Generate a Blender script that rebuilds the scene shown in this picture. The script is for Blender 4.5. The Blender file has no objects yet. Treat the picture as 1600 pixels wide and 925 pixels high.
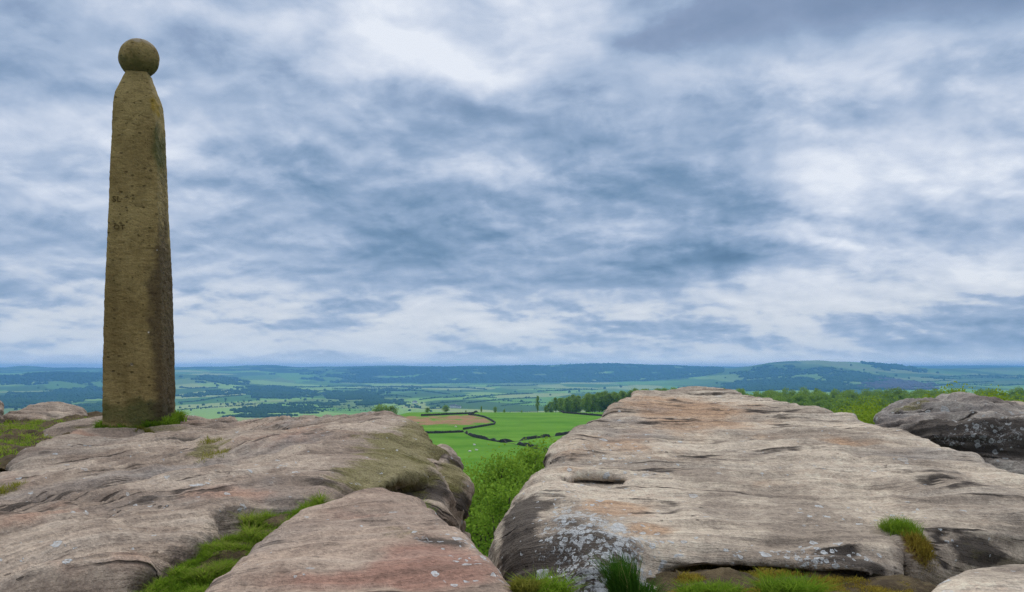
import bpy, math, time
import numpy as np
from mathutils import Vector
T0 = time.time()
rng = np.random.default_rng(7)
scene = bpy.context.scene
COL = scene.collection

# ------------------------------------------------------------------ camera geometry
F, CU, CV = 1155.5, 800.0, 576.0            # focal length in photo pixels, centre column, eye-level row
def P(u, v, D):
    return np.array([(u-CU)/F*D, D, -(v-CV)/F*D])
def plane_D(v, a, b):                        # ray meets the gently tilted plane z = a + b*D
    return -a/((v-CV)/F + b)
def PP(u, v, ab):
    return P(u, v, plane_D(v, *ab))
def lin(r, g, b):
    f = lambda c: (c/255/12.92 if c/255 <= .04045 else ((c/255+.055)/1.055)**2.4)
    return (f(r), f(g), f(b))

# ------------------------------------------------------------------ numpy noise
def _hash(ix, iy, iz, seed):
    h = (ix.astype(np.uint32)*np.uint32(374761393) + iy.astype(np.uint32)*np.uint32(668265263)
         + iz.astype(np.uint32)*np.uint32(2147483647) + np.uint32((seed*974634777+12345) & 0xffffffff))
    h = (h ^ (h >> np.uint32(13)))*np.uint32(1274126177)
    h = (h ^ (h >> np.uint32(15)))*np.uint32(2246822519)
    return h ^ (h >> np.uint32(16))
_G = np.array([[1,1,0],[-1,1,0],[1,-1,0],[-1,-1,0],[1,0,1],[-1,0,1],[1,0,-1],[-1,0,-1],
               [0,1,1],[0,-1,1],[0,1,-1],[0,-1,-1],[1,1,0],[0,-1,1],[-1,1,0],[0,-1,-1]], np.float32)
def noise3(p, seed=0):
    p = np.asarray(p, np.float32)
    i = np.floor(p); f = p-i; i = i.astype(np.int64)
    w = f*f*f*(f*(f*6-15)+10)
    out = np.zeros(len(p), np.float32)
    for dx in (0, 1):
        for dy in (0, 1):
            for dz in (0, 1):
                g = _G[_hash(i[:,0]+dx, i[:,1]+dy, i[:,2]+dz, seed) & np.uint32(15)]
                d = (f[:,0]-dx)*g[:,0] + (f[:,1]-dy)*g[:,1] + (f[:,2]-dz)*g[:,2]
                out += d*(w[:,0] if dx else 1-w[:,0])*(w[:,1] if dy else 1-w[:,1])*(w[:,2] if dz else 1-w[:,2])
    return out
def fbm(p, octv=4, seed=0, gain=.5, lac=2.03):
    p = np.asarray(p, np.float32); a = 1.; s = np.zeros(len(p), np.float32)
    for k in range(octv):
        s += a*noise3(p, seed+k*17); p = p*lac+5.3; a *= gain
    return s
def ridged(p, octv=3, seed=0):
    p = np.asarray(p, np.float32); a = 1.; s = np.zeros(len(p), np.float32)
    for k in range(octv):
        s += a*(1-2*np.abs(noise3(p, seed+k*31))*1.6); p = p*2.1+3.1; a *= .5
    return s
def sst(a, b, x):
    t = np.clip((x-a)/(b-a), 0, 1); return t*t*(3-2*t)

# ------------------------------------------------------------------ object helpers
def mesh_np(name, verts, faces, mat=None, parent=None, smooth=True, origin=None, attrs=None):
    verts = np.asarray(verts, np.float32)
    faces = np.asarray(faces, np.int32)
    if origin is not None:
        verts = verts-np.asarray(origin, np.float32)
    k = faces.shape[1]
    me = bpy.data.meshes.new(name)
    me.vertices.add(len(verts)); me.vertices.foreach_set('co', verts.ravel())
    me.loops.add(faces.size); me.loops.foreach_set('vertex_index', faces.ravel())
    me.polygons.add(len(faces))
    me.polygons.foreach_set('loop_start', np.arange(0, faces.size, k, dtype=np.int32))
    me.polygons.foreach_set('use_smooth', np.full(len(faces), smooth, dtype=bool))
    me.update(calc_edges=True)
    if attrs:
        for an, av in attrs.items():
            av = np.asarray(av, np.float32)
            if av.ndim == 1:
                a = me.attributes.new(an, 'FLOAT', 'POINT'); a.data.foreach_set('value', av)
            elif av.shape[1] == 3:
                a = me.attributes.new(an, 'FLOAT_VECTOR', 'POINT'); a.data.foreach_set('vector', av.ravel())
            else:
                a = me.attributes.new(an, 'FLOAT_COLOR', 'POINT'); a.data.foreach_set('color', av.ravel())
    if mat is not None: me.materials.append(mat)
    o = bpy.data.objects.new(name, me); COL.objects.link(o)
    if origin is not None: o.location = [float(c) for c in origin]
    if parent is not None: o.parent = parent
    return o
def tag(o, label=None, cat=None, group=None, kind=None):
    if label: o['label'] = label
    if cat: o['category'] = cat
    if group: o['group'] = group
    if kind: o['kind'] = kind
    return o
def empty(name, loc, label, cat, group=None):
    o = bpy.data.objects.new(name, None); COL.objects.link(o); o.location = [float(c) for c in loc]
    o.empty_display_size = .2
    return tag(o, label, cat, group)
def copy_tree(o, parent=None):
    c = o.copy(); COL.objects.link(c); c.parent = parent
    for ch in list(o.children):
        d = ch.copy(); COL.objects.link(d); d.parent = c
    return c

# ------------------------------------------------------------------ shader expression helper
class E:
    def __init__(s, t, sock): s.t, s.s = t, sock
    def _m(a, op, b=None, c=None, clamp=False):
        n = a.t.nodes.new('ShaderNodeMath'); n.operation = op; n.use_clamp = clamp
        for i, x in enumerate((a, b, c)):
            if x is None: continue
            if isinstance(x, E): a.t.links.new(x.s, n.inputs[i])
            else: n.inputs[i].default_value = x
        return E(a.t, n.outputs[0])
    def __add__(a, b): return a._m('ADD', b)
    __radd__ = __add__
    def __mul__(a, b): return a._m('MULTIPLY', b)
    __rmul__ = __mul__
    def __sub__(a, b): return a._m('SUBTRACT', b)
    def __rsub__(a, b): return a._m('MULTIPLY', -1.)._m('ADD', b)
    def __truediv__(a, b): return a._m('DIVIDE', b)
    def clamp(a): return a._m('ADD', 0., clamp=True)
    def fn(a, op, b=None, c=None): return a._m(op, b, c)
    def step(a, lo, hi):
        n = a.t.nodes.new('ShaderNodeMapRange'); n.interpolation_type = 'SMOOTHSTEP'
        a.t.links.new(a.s, n.inputs[0]); n.inputs[1].default_value = lo; n.inputs[2].default_value = hi
        n.inputs[3].default_value = 0.; n.inputs[4].default_value = 1.
        return E(a.t, n.outputs[0])
class Tree:
    def __init__(s, t): s.t = t; t.nodes.clear()
    def new(s, ty): return s.t.nodes.new(ty)
    def link(s, a, b): s.t.links.new(a.s if isinstance(a, E) else a, b)
    def attr(s, name, out='Fac'):
        n = s.new('ShaderNodeAttribute'); n.attribute_name = name; return E(s.t, n.outputs[out])
    def coord(s, out='Object'):
        return E(s.t, s.new('ShaderNodeTexCoord').outputs[out])
    def mapv(s, v, scale=(1,1,1), loc=(0,0,0)):
        n = s.new('ShaderNodeMapping'); s.link(v, n.inputs[0])
        n.inputs['Scale'].default_value = scale; n.inputs['Location'].default_value = loc
        return E(s.t, n.outputs[0])
    def noise(s, v, scale, detail=4, rough=.5, dist=0., lac=2., out=0):
        n = s.new('ShaderNodeTexNoise'); s.link(v, n.inputs['Vector'])
        n.inputs['Scale'].default_value = scale; n.inputs['Detail'].default_value = detail
        n.inputs['Roughness'].default_value = rough; n.inputs['Distortion'].default_value = dist
        n.inputs['Lacunarity'].default_value = lac
        return E(s.t, n.outputs[out])
    def voro(s, v, scale, feature='F1', rand=1.):
        n = s.new('ShaderNodeTexVoronoi'); n.feature = feature; s.link(v, n.inputs['Vector'])
        n.inputs['Scale'].default_value = scale; n.inputs['Randomness'].default_value = rand
        return n
    def mix(s, f, a, b, mode='MIX'):
        n = s.new('ShaderNodeMix'); n.data_type = 'RGBA'; n.blend_type = mode
        for i, x in ((0, f), (6, a), (7, b)):
            if isinstance(x, E): s.link(x, n.inputs[i])
            elif i == 0: n.inputs[0].default_value = x
            else: n.inputs[i].default_value = (*x, 1)
        return E(s.t, n.outputs[2])
    def ramp(s, f, stops, interp='LINEAR'):
        n = s.new('ShaderNodeValToRGB'); s.link(f, n.inputs[0]); cr = n.color_ramp; cr.interpolation = interp
        while len(cr.elements) < len(stops): cr.elements.new(.5)
        for e, (p, c) in zip(cr.elements, stops): e.position = p; e.color = (*c, 1)
        return E(s.t, n.outputs[0])
    def xyz(s, v):
        n = s.new('ShaderNodeSeparateXYZ'); s.link(v, n.inputs[0]); return [E(s.t, q) for q in n.outputs]
    def comb(s, x, y, z):
        n = s.new('ShaderNodeCombineXYZ')
        for i, q in enumerate((x, y, z)):
            if isinstance(q, E): s.link(q, n.inputs[i])
            else: n.inputs[i].default_value = q
        return E(s.t, n.outputs[0])
    def bump(s, h, strength, dist, normal=None):
        n = s.new('ShaderNodeBump'); s.link(h, n.inputs['Height'])
        n.inputs['Strength'].default_value = strength; n.inputs['Distance'].default_value = dist
        if normal is not None: s.link(normal, n.inputs['Normal'])
        return E(s.t, n.outputs[0])
    def bsdf(s, color, rough=.9, normal=None, spec=.25):
        n = s.new('ShaderNodeBsdfPrincipled'); 
        if isinstance(color, E): s.link(color, n.inputs['Base Color'])
        else: n.inputs['Base Color'].default_value = (*color, 1)
        n.inputs['Roughness'].default_value = rough; n.inputs['Specular IOR Level'].default_value = spec
        if normal is not None: s.link(normal, n.inputs['Normal'])
        return n
    def out(s, surf=None, vol=None):
        o = s.new('ShaderNodeOutputMaterial')
        if surf is not None: s.t.links.new(surf, o.inputs['Surface'])
        if vol is not None: s.t.links.new(vol, o.inputs['Volume'])
def material(name):
    m = bpy.data.materials.new(name); m.use_nodes = True
    return m, Tree(m.node_tree)

# ------------------------------------------------------------------ materials
def rock_material(name, c1, c2, c3, streak=1., lichen=(.55,.57,.57), lsize=1.):
    m, t = material(name)
    obj = t.coord('Object'); bed = t.attr('bedding', 'Vector')
    big = t.noise(obj, 1.6, 5, .6, .4)
    col = t.mix(big.step(.40, .60), tuple(q*.93 for q in c1), tuple(q*1.04 for q in c2))
    pat = t.noise(t.mapv(obj, (1,1,1), (7,3,1)), 2.6, 5, .65, .6)
    col = t.mix((t.attr('rust') + (pat-.5)*1.5 + .08).step(.2, .8)*.85, col, c3)
    gz_ = t.noise(t.mapv(bed, (.5, 1.6, .7), (2,5,8)), 1., 4, .6)
    col = t.mix((gz_-.52).step(0., .16)*.55, col, (.27,.255,.24))
    # weathered bedding lines
    st = t.noise(t.mapv(bed, (.55, 15, 1.6)), 1., 5, .62, .12)
    st2 = t.noise(t.mapv(bed, (1.5, 64, 4)), 1., 4, .62, .1)
    st3 = t.noise(t.mapv(bed, (.42, 5.5, 1.)), 1., 4, .5, .1)
    col = t.mix(((st-.5)*2.4*streak).clamp()*.55, col, (.52,.465,.39), 'MIX')
    col = t.mix(((.47-st)*3.2*streak).clamp()*.75, col, (.09,.068,.054))
    col = t.mix(((.46-st2)*3.*streak).clamp()*.5, col, (.13,.11,.10))
    brk = t.noise(obj, 2.3, 4, .6).step(.44, .60)
    crack = ((st3-.5).fn('ABSOLUTE')*-1.+.013).step(-.012, .008)*brk          # long bedding cracks that come and go
    col = t.mix(crack*.8*streak, col, (.045,.036,.03))
    pk = t.voro(t.mapv(bed, (1., 1.8, 1.)), 26); pkr = t.xyz(E(t.t, pk.outputs['Color']))
    pock = (pkr[0]-.80).step(0., .03)*(pkr[1]*.22+.10-E(t.t, pk.outputs['Distance'])).step(0., .10)*t.noise(obj, 1.1, 3).step(.45,.6)
    col = t.mix(pock*.7, col, (.06,.048,.04))
    # grit, pits and pebbles
    grit = t.noise(obj, 85, 3, .7)
    col = t.mix(.5, col, t.ramp(grit, [(.25,(.25,.25,.25)), (.5,(.5,.5,.5)), (.78,(.82,.82,.82))]), 'OVERLAY')
    mid = t.noise(obj, 17, 5, .65)
    gr2 = t.noise(obj, 42, 4, .75)
    col = t.mix(.5, col, t.ramp(gr2, [(.3,(.30,.295,.29)), (.5,(.5,.5,.5)), (.7,(.70,.70,.69))]), 'OVERLAY')
    col = t.mix(.65, col, t.ramp(mid, [(.3,(.33,.32,.32)), (.5,(.5,.5,.5)), (.7,(.66,.66,.65))]), 'OVERLAY')
    # black crusting plus painted-in shade of overhang and hollow; green algae on some faces
    cr = t.attr('crust_shade'); cn = t.noise(t.mapv(bed, (4, 14, 5)), 1., 6, .7, .5)
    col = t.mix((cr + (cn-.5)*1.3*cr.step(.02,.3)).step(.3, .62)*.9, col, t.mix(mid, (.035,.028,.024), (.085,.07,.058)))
    al = t.attr('algae'); an = t.noise(t.mapv(bed, (5, 22, 8), (4,4,4)), 1., 5, .7, .3)
    col = t.mix((al + (an-.5)*1.5*al.step(.02,.3)).step(.28, .7)*.75, col, t.mix(grit.step(.3,.7), (.10,.085,.02), (.21,.20,.06)))
    om = t.attr('moss')
    col = t.mix((om + (an-.5)*1.2*om.step(.02,.3)).step(.3, .6)*.9, col, t.mix(grit.step(.35,.65), (.09,.035,.010), (.20,.16,.025)))
    # lichen discs
    ld = t.attr('lichen')
    wob = t.mix(.035, obj, t.noise(obj, 40, 2, .5, out=1), 'ADD')
    lsum = None
    for sc, rad, seed in ((20.*lsize, .40, 0), (36.*lsize, .42, 9), (9.5*lsize, .33, 4)):
        v = t.voro(t.mapv(wob, (1,1,1), (seed,seed*2,seed)), sc)
        rnd = t.xyz(E(t.t, v.outputs['Color']))
        present = (ld*(1. if sc > 15 else .35) - rnd[0]).step(-.02, .02)
        d = E(t.t, v.outputs['Distance'])
        r = rnd[1]*rad*.8 + rad*.25
        disc = (r-d).step(-.02, .03)
        ring = (d/r).step(.25, .8)*.55+.45
        k = present*disc*ring
        lsum = k if lsum is None else lsum.fn('MAXIMUM', k)
    lsum = lsum*(grit.step(.25,.5)*.6+.4)
    frost = (ld*.62 + (t.noise(wob, 48, 4, .7)-.5)*2.6 + (t.noise(obj, 9, 3, .6)-.5)*1.6).step(.62, .80)*ld.step(.08,.35)
    lsum = lsum.fn('MAXIMUM', frost*.85*(grit.step(.3,.6)*.5+.5))
    col = t.mix(lsum*.9, col, lichen)
    # bump
    h = st*.85 + st2*.42*streak + mid*.45 + gr2*.35 + grit*.20 + lsum*.1 - crack*.5 - pock*.45
    nrm = t.bump(h, 1., .034)
    pit = t.voro(t.mapv(obj, (1,1.0,1.6)), 60)
    nrm = t.bump(E(t.t, pit.outputs['Distance']).step(.0,.5), .22, .008, nrm)
    t.out(t.bsdf(col, .93, nrm, .18).outputs[0])
    return m

ROCK_A = rock_material('gritstone_slab', (.30,.23,.176), (.44,.352,.272), (.385,.235,.165))
ROCK_C = rock_material('gritstone_pale', (.355,.29,.225), (.56,.468,.36), (.44,.28,.17), 1.2)
ROCK_B = rock_material('gritstone_pink', (.31,.225,.17), (.41,.31,.235), (.31,.165,.12), .8)
ROCK_E = rock_material('gritstone_dark', (.235,.195,.165), (.37,.325,.275), (.22,.15,.10), 1.3, (.40,.405,.39), .45)

def leaf_material(name, c1, c2, transl=.35, varattr=True):
    m, t = material(name)
    info = t.new('ShaderNodeObjectInfo')
    tint = t.attr('tint')
    col = t.mix(tint, c1, c2)
    col = t.mix((tint-.93).step(0.,.05)*.7, col, (.34,.27,.11)) if 'grass' in name else col
    col = t.mix(E(t.t, info.outputs['Random'])*.45, col, tuple(c*.62 for c in c1))
    d = t.new('ShaderNodeBsdfDiffuse'); t.link(col, d.inputs[0])
    tr = t.new('ShaderNodeBsdfTranslucent'); t.link(t.mix(.5, col, tuple(min(1, c*1.5) for c in c2)), tr.inputs[0])
    mx = t.new('ShaderNodeMixShader'); mx.inputs[0].default_value = transl
    t.t.links.new(d.outputs[0], mx.inputs[1]); t.t.links.new(tr.outputs[0], mx.inputs[2])
    t.out(mx.outputs[0])
    return m
LEAF_BIRCH = leaf_material('birch_leaves', (.085,.185,.016), (.26,.39,.05), .45)
LEAF_SAP   = leaf_material('sapling_leaves', (.125,.21,.016), (.29,.39,.045), .45)
LEAF_WOOD  = leaf_material('woodland_leaves', (.11,.20,.03), (.26,.38,.06), .42)
LEAF_FAR   = leaf_material('distant_leaves', (.038,.085,.028), (.075,.145,.045), .1)
LEAF_LARCH = leaf_material('distant_bare_twigs', (.13,.105,.12), (.17,.14,.15), .1)
GRASS_M    = leaf_material('grass_blades', (.07,.165,.012), (.27,.39,.04), .4)
GRASS_Y    = leaf_material('dry_grass_blades', (.13,.14,.02), (.34,.33,.06), .35)
MOSS_O     = leaf_material('orange_moss', (.13,.075,.016), (.38,.31,.05), .3)
FERN_M     = leaf_material('dark_grass_blades', (.02,.06,.008), (.07,.17,.02), .3)

def bark_material():
    m, t = material('bark')
    o = t.coord('Object')
    n = t.noise(t.mapv(o, (6,6,1.5)), 1., 5, .7)
    t.out(t.bsdf(t.mix(n.step(.35,.65), (.05,.04,.03), (.17,.14,.11)), .9, t.bump(n, .6, .02)).outputs[0])
    return m
BARK = bark_material()

def soil_material():
    m, t = material('peaty_soil')
    o = t.coord('Object')
    n = t.noise(o, 14, 6, .7); g = t.noise(o, 90, 3, .7)
    col = t.mix(n.step(.35,.65), (.055,.04,.025), (.12,.09,.05))
    col = t.mix(g.step(.55,.75)*.6, col, (.16,.15,.05))
    t.out(t.bsdf(col, 1., t.bump(n*.7+g*.4, .9, .02), .1).outputs[0])
    return m
SOIL = soil_material()

def drystone_material():
    m, t = material('dry_stone')
    o = t.coord('Object')
    v = t.voro(t.mapv(o, (1,1,1.8)), 2.2)
    c = t.xyz(E(t.t, v.outputs['Color']))
    e = t.voro(t.mapv(o, (1,1,1.8)), 2.2, 'DISTANCE_TO_EDGE')
    ed = E(t.t, e.outputs['Distance'])
    col = t.mix(c[0], (.035,.032,.028), (.085,.08,.07))
    col = t.mix(ed.step(0., .09), (.012,.011,.010), col)
    t.out(t.bsdf(col, .95, t.bump(ed.step(0,.15), .8, .1)).outputs[0])
    return m
DRYSTONE = drystone_material()

def terrain_material():
    m, t = material('landscape')
    col = t.attr('land', 'Color'); o = t.coord('Object')
    n = t.noise(o, .05, 6, .7); f = t.noise(o, .6, 4, .7)
    col = t.mix(.35, col, t.ramp(n, [(.3,(.36,.36,.36)), (.7,(.64,.64,.64))]), 'OVERLAY')
    col = t.mix(.3, col, t.ramp(f, [(.3,(.36,.36,.36)), (.7,(.64,.64,.64))]), 'OVERLAY')
    t.out(t.bsdf(col, 1., t.bump(f, .4, .3), .05).outputs[0])
    return m
TERRAIN = terrain_material()
print('materials', time.time()-T0)

# ------------------------------------------------------------------ TERRAIN
TC = [-900,-200,0,36,80,160,300,350,390,430,470,600,680,760,850,920,960,1010,1060,1100,1150,1200,1280,1340,1400,1450,1500,1540,1600,1800,2500]
def row(**k): return k
def spread(d):                                # {u: v} -> v at every table column
    us = sorted(d); return np.interp(TC, us, [d[u] for u in us])
TROWS = [
 (600,  spread({0:652})), (800, spread({0:663})), (1100, spread({0:669})), (1500, spread({0:664})),
 (1900, spread({0:655,600:653,1600:640})), (2300, spread({0:644,600:643,1000:640,1600:631})),
 (2800, spread({0:633,600:633,1000:630,1600:623})), (3400, spread({0:624,300:625,600:624,1000:622,1280:618,1600:616})),
 (4200, spread({0:612,160:613,300:608,380:612,450:615,600:615,1000:614,1150:610,1280:604,1400:606,1600:605})),
 (4800, spread({0:600,160:600,300:594,380:602,450:608,600:609,1000:608,1150:604,1280:592,1400:597,1600:598})),
 (5400, spread({0:586,80:583,160:584,300:585,380:595,450:603,600:605,1000:603,1100:600,1150:595,1280:579,1400:587,1500:591,1600:592})),
 (6000, spread({0:587,160:587,300:586,380:590,450:598,600:601,1000:598,1100:590,1150:580,1200:571,1280:566,1340:571,1400:577,1500:584,1600:586})),
 (6500, spread({0:586,160:586,300:584,450:594,600:596,900:594,1000:592,1100:584,1150:576,1200:567,1280:562.5,1340:565.5,1400:570,1450:576,1600:581})),
 (7000, spread({0:584,300:581,450:587,600:586,900:582,1000:582,1100:579,1200:571,1280:569,1400:574,1450:577,1600:577})),
 (7600, spread({0:581,300:577,450:579,600:575,750:574,850:572,900:570,960:569,1000:571,1060:573,1100:575,1200:577,1400:577,1500:575,1600:575})),
 (8600, spread({0:575,36:570.5,80:574,160:574.5,300:573.5,350:572,390:569.5,430:569.8,470:573,600:571.5,680:572.6,760:570.5,850:571,920:568,960:567.3,1010:569.8,1060:571.5,1100:573.5,1200:577,1600:578})),
 (9500, spread({0:577,900:575,1100:576,1600:577})),
 (12500, spread({0:574,300:575,600:574,900:572,960:571.5,1020:570.5,1100:572,1150:573,1400:572,1480:571,1540:570.5,1600:571.5,1800:573})),
 (14500, spread({0:580,900:578,1600:577})),
]
NEAR = [(.7,-1.6),(2,-1.65),(3.5,-1.9),(5,-2.3),(8,-4.2),(12,-8.0),(30,-12.),(60,-16.),(100,-20.5),(150,-24.),(265,-26.),(400,-27.),(480,-28.)]
Drows = np.concatenate([np.geomspace(.7,150,70,False), np.geomspace(150,620,200,False), np.geomspace(620,1800,60,False), np.geomspace(1800,14500,330)])
tcols = np.concatenate([np.linspace(-1.5,-.75,40,False), np.linspace(-.75,.75,700,False), np.linspace(.75,1.5,41)])
ucols = tcols*F+CU
lnT = np.log([d for d, _ in NEAR]+[d for d, _ in TROWS])
ZT = []
for d, z in NEAR: ZT.append(np.full(len(ucols), z))
for d, vv in TROWS: ZT.append(-(np.interp(ucols, TC, vv)-CV)/F*d)
ZT = np.array(ZT)
ZT[:len(NEAR)] -= np.clip((640-ucols[None, :])/140, 0, 1)*np.clip((np.array([d for d, _ in NEAR])[:, None]-60)/200, 0, 1)*14
ZT[len(NEAR):len(NEAR)+3] -= np.clip((640-ucols[None, :])/140, 0, 1)*np.array([[14.],[10.],[4.]])
lnD = np.log(Drows)
Zg = np.empty((len(Drows), len(ucols)))
for j in range(len(ucols)): Zg[:, j] = np.interp(lnD, lnT, ZT[:, j])
for _ in range(5):                            # soften the creases of the table
    Zs = Zg.copy(); Zs[1:-1] = (Zg[:-2]+2*Zg[1:-1]+Zg[2:])/4; Zg = Zs.copy()
    Zs[:, 1:-1] = (Zg[:, :-2]+2*Zg[:, 1:-1]+Zg[:, 2:])/4; Zg = Zs
X = tcols[None, :]*Drows[:, None]; Y = np.repeat(Drows[:, None], len(tcols), 1)
pts = np.stack([X.ravel(), Y.ravel(), np.zeros(X.size)], 1)
amp = np.clip((Y.ravel()-900)/5000, 0, 1)*9 + np.clip((Y.ravel()-100)/400, 0, 1)*.6
Zg = Zg + (fbm(pts/520., 4, 3)*amp).reshape(Zg.shape)
def ground_z(x, y):
    x = np.atleast_1d(np.asarray(x, float)); y = np.atleast_1d(np.asarray(y, float))
    r = np.interp(np.log(np.clip(y, .7, 14500)), lnD, np.arange(len(lnD)))
    c = np.interp(x/y, tcols, np.arange(len(tcols)))
    r0 = np.clip(r.astype(int), 0, len(lnD)-2); c0 = np.clip(c.astype(int), 0, len(tcols)-2); fr = r-r0; fc = c-c0
    return (Zg[r0,c0]*(1-fr)*(1-fc)+Zg[r0+1,c0]*fr*(1-fc)+Zg[r0,c0+1]*(1-fr)*fc+Zg[r0+1,c0+1]*fr*fc)
Vg = CV - Zg/Y*F                              # photo row of every terrain vertex
def hit(u, v, dmin=1800.):
    """Where the ray through a photo point meets the far landscape."""
    j = int(np.clip(np.interp((u-CU)/F, tcols, np.arange(len(tcols))), 0, len(tcols)-1))
    m = np.where((Drows >= dmin) & (Vg[:, j] <= v))[0]
    if len(m) == 0:
        mm = np.where(Drows >= dmin)[0]; k = mm[np.argmin(Vg[mm, j])]; d = Drows[k]
    else:
        k = m[0]; d = Drows[k]
        if k > 0 and Vg[k-1, j] > v and Drows[k-1] >= dmin:
            f = (Vg[k-1, j]-v)/(Vg[k-1, j]-Vg[k, j]+1e-9); d = Drows[k-1]+f*(Drows[k]-Drows[k-1])
    return np.array([(u-CU)/F*d, d])
def in_poly(px, py, poly):
    poly = np.asarray(poly); inside = np.zeros(np.shape(px), bool); n = len(poly)
    for i in range(n):
        x1, y1 = poly[i]; x2, y2 = poly[(i+1) % n]
        c = ((y1 > py) != (y2 > py)) & (px < (x2-x1)*(py-y1)/(y2-y1+1e-12)+x1)
        inside ^= c
    return inside
def world_poly(uv, dmin=1800., n=6):
    out = []
    for i in range(len(uv)):
        a, b = np.array(uv[i]), np.array(uv[(i+1) % len(uv)])
        for k in range(n): out.append(hit(*(a+(b-a)*k/n), dmin))
    return np.array(out)

# land use: field cells, moor, woods, the bright near fields
pw = pts[:, :2]/np.array([300., 520.])
warp = np.stack([fbm(pts/900., 2, 11), fbm(pts/900., 2, 12)], 1)*.9
pw = pw+warp
best = np.full(len(pw), 9e9); cid = np.zeros(len(pw), np.uint32)
ip = np.floor(pw).astype(np.int64)
for dx in (-1, 0, 1):
    for dy in (-1, 0, 1):
        cx, cy = ip[:, 0]+dx, ip[:, 1]+dy
        h = _hash(cx, cy, cx*0, 5)
        jx = (h & np.uint32(1023))/1023.; jy = ((h >> np.uint32(10)) & np.uint32(1023))/1023.
        d = (cx+jx-pw[:, 0])**2+(cy+jy-pw[:, 1])**2
        m = d < best; best[m] = d[m]; cid[m] = (h >> np.uint32(20))[m]
pal = np.array([[.05,.125,.02],[.09,.21,.035],[.13,.26,.05],[.04,.095,.02],[.16,.28,.07],[.07,.16,.03],[.10,.17,.05],[.20,.27,.10]])
land = pal[cid % len(pal)]*np.array([1.35,1.2,1.05])
Yf = Y.ravel(); Xf = X.ravel()
moor = sst(7200, 8200, Yf)[:, None]*.75
land = land*(1-moor)+np.array([.05,.085,.04])*moor
ridge_wood = (Y.ravel() > 7300) & (fbm(pts/np.array([420.,300.,1.]), 4, 81) > -.02)
land[ridge_wood] = (.018,.045,.022)
Uf = np.tile(ucols, len(Drows))
hill = (sst(1060, 1160, Uf)*sst(3900, 4700, Y.ravel()))[:, None]     # rough moorland grass on the big hill
land = land*(1-hill*.42)+np.array([.05,.085,.03])*hill*.36
WOODS = {
 'wooded ridge': [(-40,594),(40,585),(80,582),(150,583),(200,586),(200,596),(90,597),(30,599),(-40,603)],
 'valley wood left': [(-30,624),(40,616),(70,612),(110,606),(190,603),(195,622),(120,625),(100,632),(60,636),(20,637),(-30,640)],
 'small wood': [(316,588),(335,588),(360,592),(382,600),(345,600),(320,595)],
 'strip wood': [(300,615),(368,609),(372,614),(330,618),(300,620)],
 'village trees': [(388,608),(420,603),(450,610),(482,612),(475,619),(430,622),(400,622),(385,615)],
 'round wood': [(390,638),(420,632),(455,636),(462,646),(430,652),(392,651)],
 'mid wood': [(500,616),(530,611),(560,612),(582,615),(602,624),(618,632),(590,633),(560,626),(530,622),(505,619)],
 'copse': [(480,632),(505,628),(514,637),(488,642)],
 'hedge wood': [(583,609),(630,607),(642,611),(590,613)],
 'valley floor wood': [(640,641),(668,631),(680,634),(668,641)],
 'upper hill wood': [(1150,584),(1195,574),(1235,576),(1262,584),(1215,590),(1165,592)],
 'flank wood': [(1290,590),(1330,583),(1380,588),(1352,596),(1300,597)],
 'hill wood': [(1265,580),(1300,574),(1312,580),(1270,585)],
 'hill foot wood': [(1140,600),(1180,595),(1260,590),(1290,599),(1340,600),(1345,609),(1180,611),(1130,606)],
 'hill top wood': [(1350,567),(1420,573),(1440,580),(1390,578)],
 'bare wood': [(1362,597),(1400,592),(1442,600),(1432,609),(1365,607)],
 'left hollow wood': [(95,641),(120,632),(190,633),(190,646),(120,646)],
}
SCARP = [(440,597),(480,594),(540,600),(600,604),(700,606),(760,608),(900,606),(1000,604),(1080,597),(1140,586),(1120,575),(950,569),(800,572),(650,574),(560,577),(470,585)]
wpoly = {k: world_poly(v) for k, v in WOODS.items()}
far = Yf > 1700
jit = np.stack([fbm(pts/130., 4, 71), fbm(pts/130., 4, 72)], 1)
def in_wood(x, y, poly, j):
    return in_poly(x+j[:, 0]*150, y+j[:, 1]*330, poly)
for k, poly in wpoly.items():
    m = far & in_wood(Xf, Yf, poly, jit)
    land[m] = (.14,.115,.12) if k == 'bare wood' else (.022,.05,.02)
sp = world_poly(SCARP)
m = (Yf > 6100) & (Yf < 8000) & (ucols[None, :].repeat(len(Drows), 0).ravel() > 380) & (ucols[None, :].repeat(len(Drows), 0).ravel() < 1120)
sc_n = fbm(pts/260., 3, 21)
m &= sc_n > -.46+1.1*sst(640, 380, np.tile(ucols, len(Drows)))
m0 = 1
land[m] = (.02,.05,.025)
# near ground
mid_ = (Yf < 620)
n1 = fbm(pts/18., 4, 31)[:, None]
field = np.array([.095,.225,.016])+n1*np.array([.03,.04,.008])+fbm(pts/np.array([60.,14.,1.]), 3, 33)[:, None]*np.array([.03,.035,.006])
land[mid_] = field[mid_]
bank = Yf < 150
land[bank] = np.array([.055,.11,.015])
BROWN = [P(u, v, 1)[:2]*0 for u, v in ()]
def near_hit(u, v): return hit(u, v, 150.)
brown = world_poly([(560,652),(672,650.5),(732,648.5),(757,653),(768,659.5),(752,663),(700,664.5),(560,664)], 150.)
m = (Yf > 150) & (Yf < 620) & in_poly(Xf, Yf, brown)
bn = fbm(pts/9., 4, 41)
bm = m & (bn+.35 > .1)
land[bm] = np.array([.27,.165,.085])+bn[bm][:, None]*np.array([.05,.03,.02])
land4 = np.concatenate([np.clip(land, .004, 1), np.ones((len(land), 1))], 1)
nr, nc = X.shape
idx = np.arange(nr*nc).reshape(nr, nc)
quads = np.stack([idx[:-1,:-1], idx[:-1,1:], idx[1:,1:], idx[1:,:-1]], -1).reshape(-1, 4)
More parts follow.
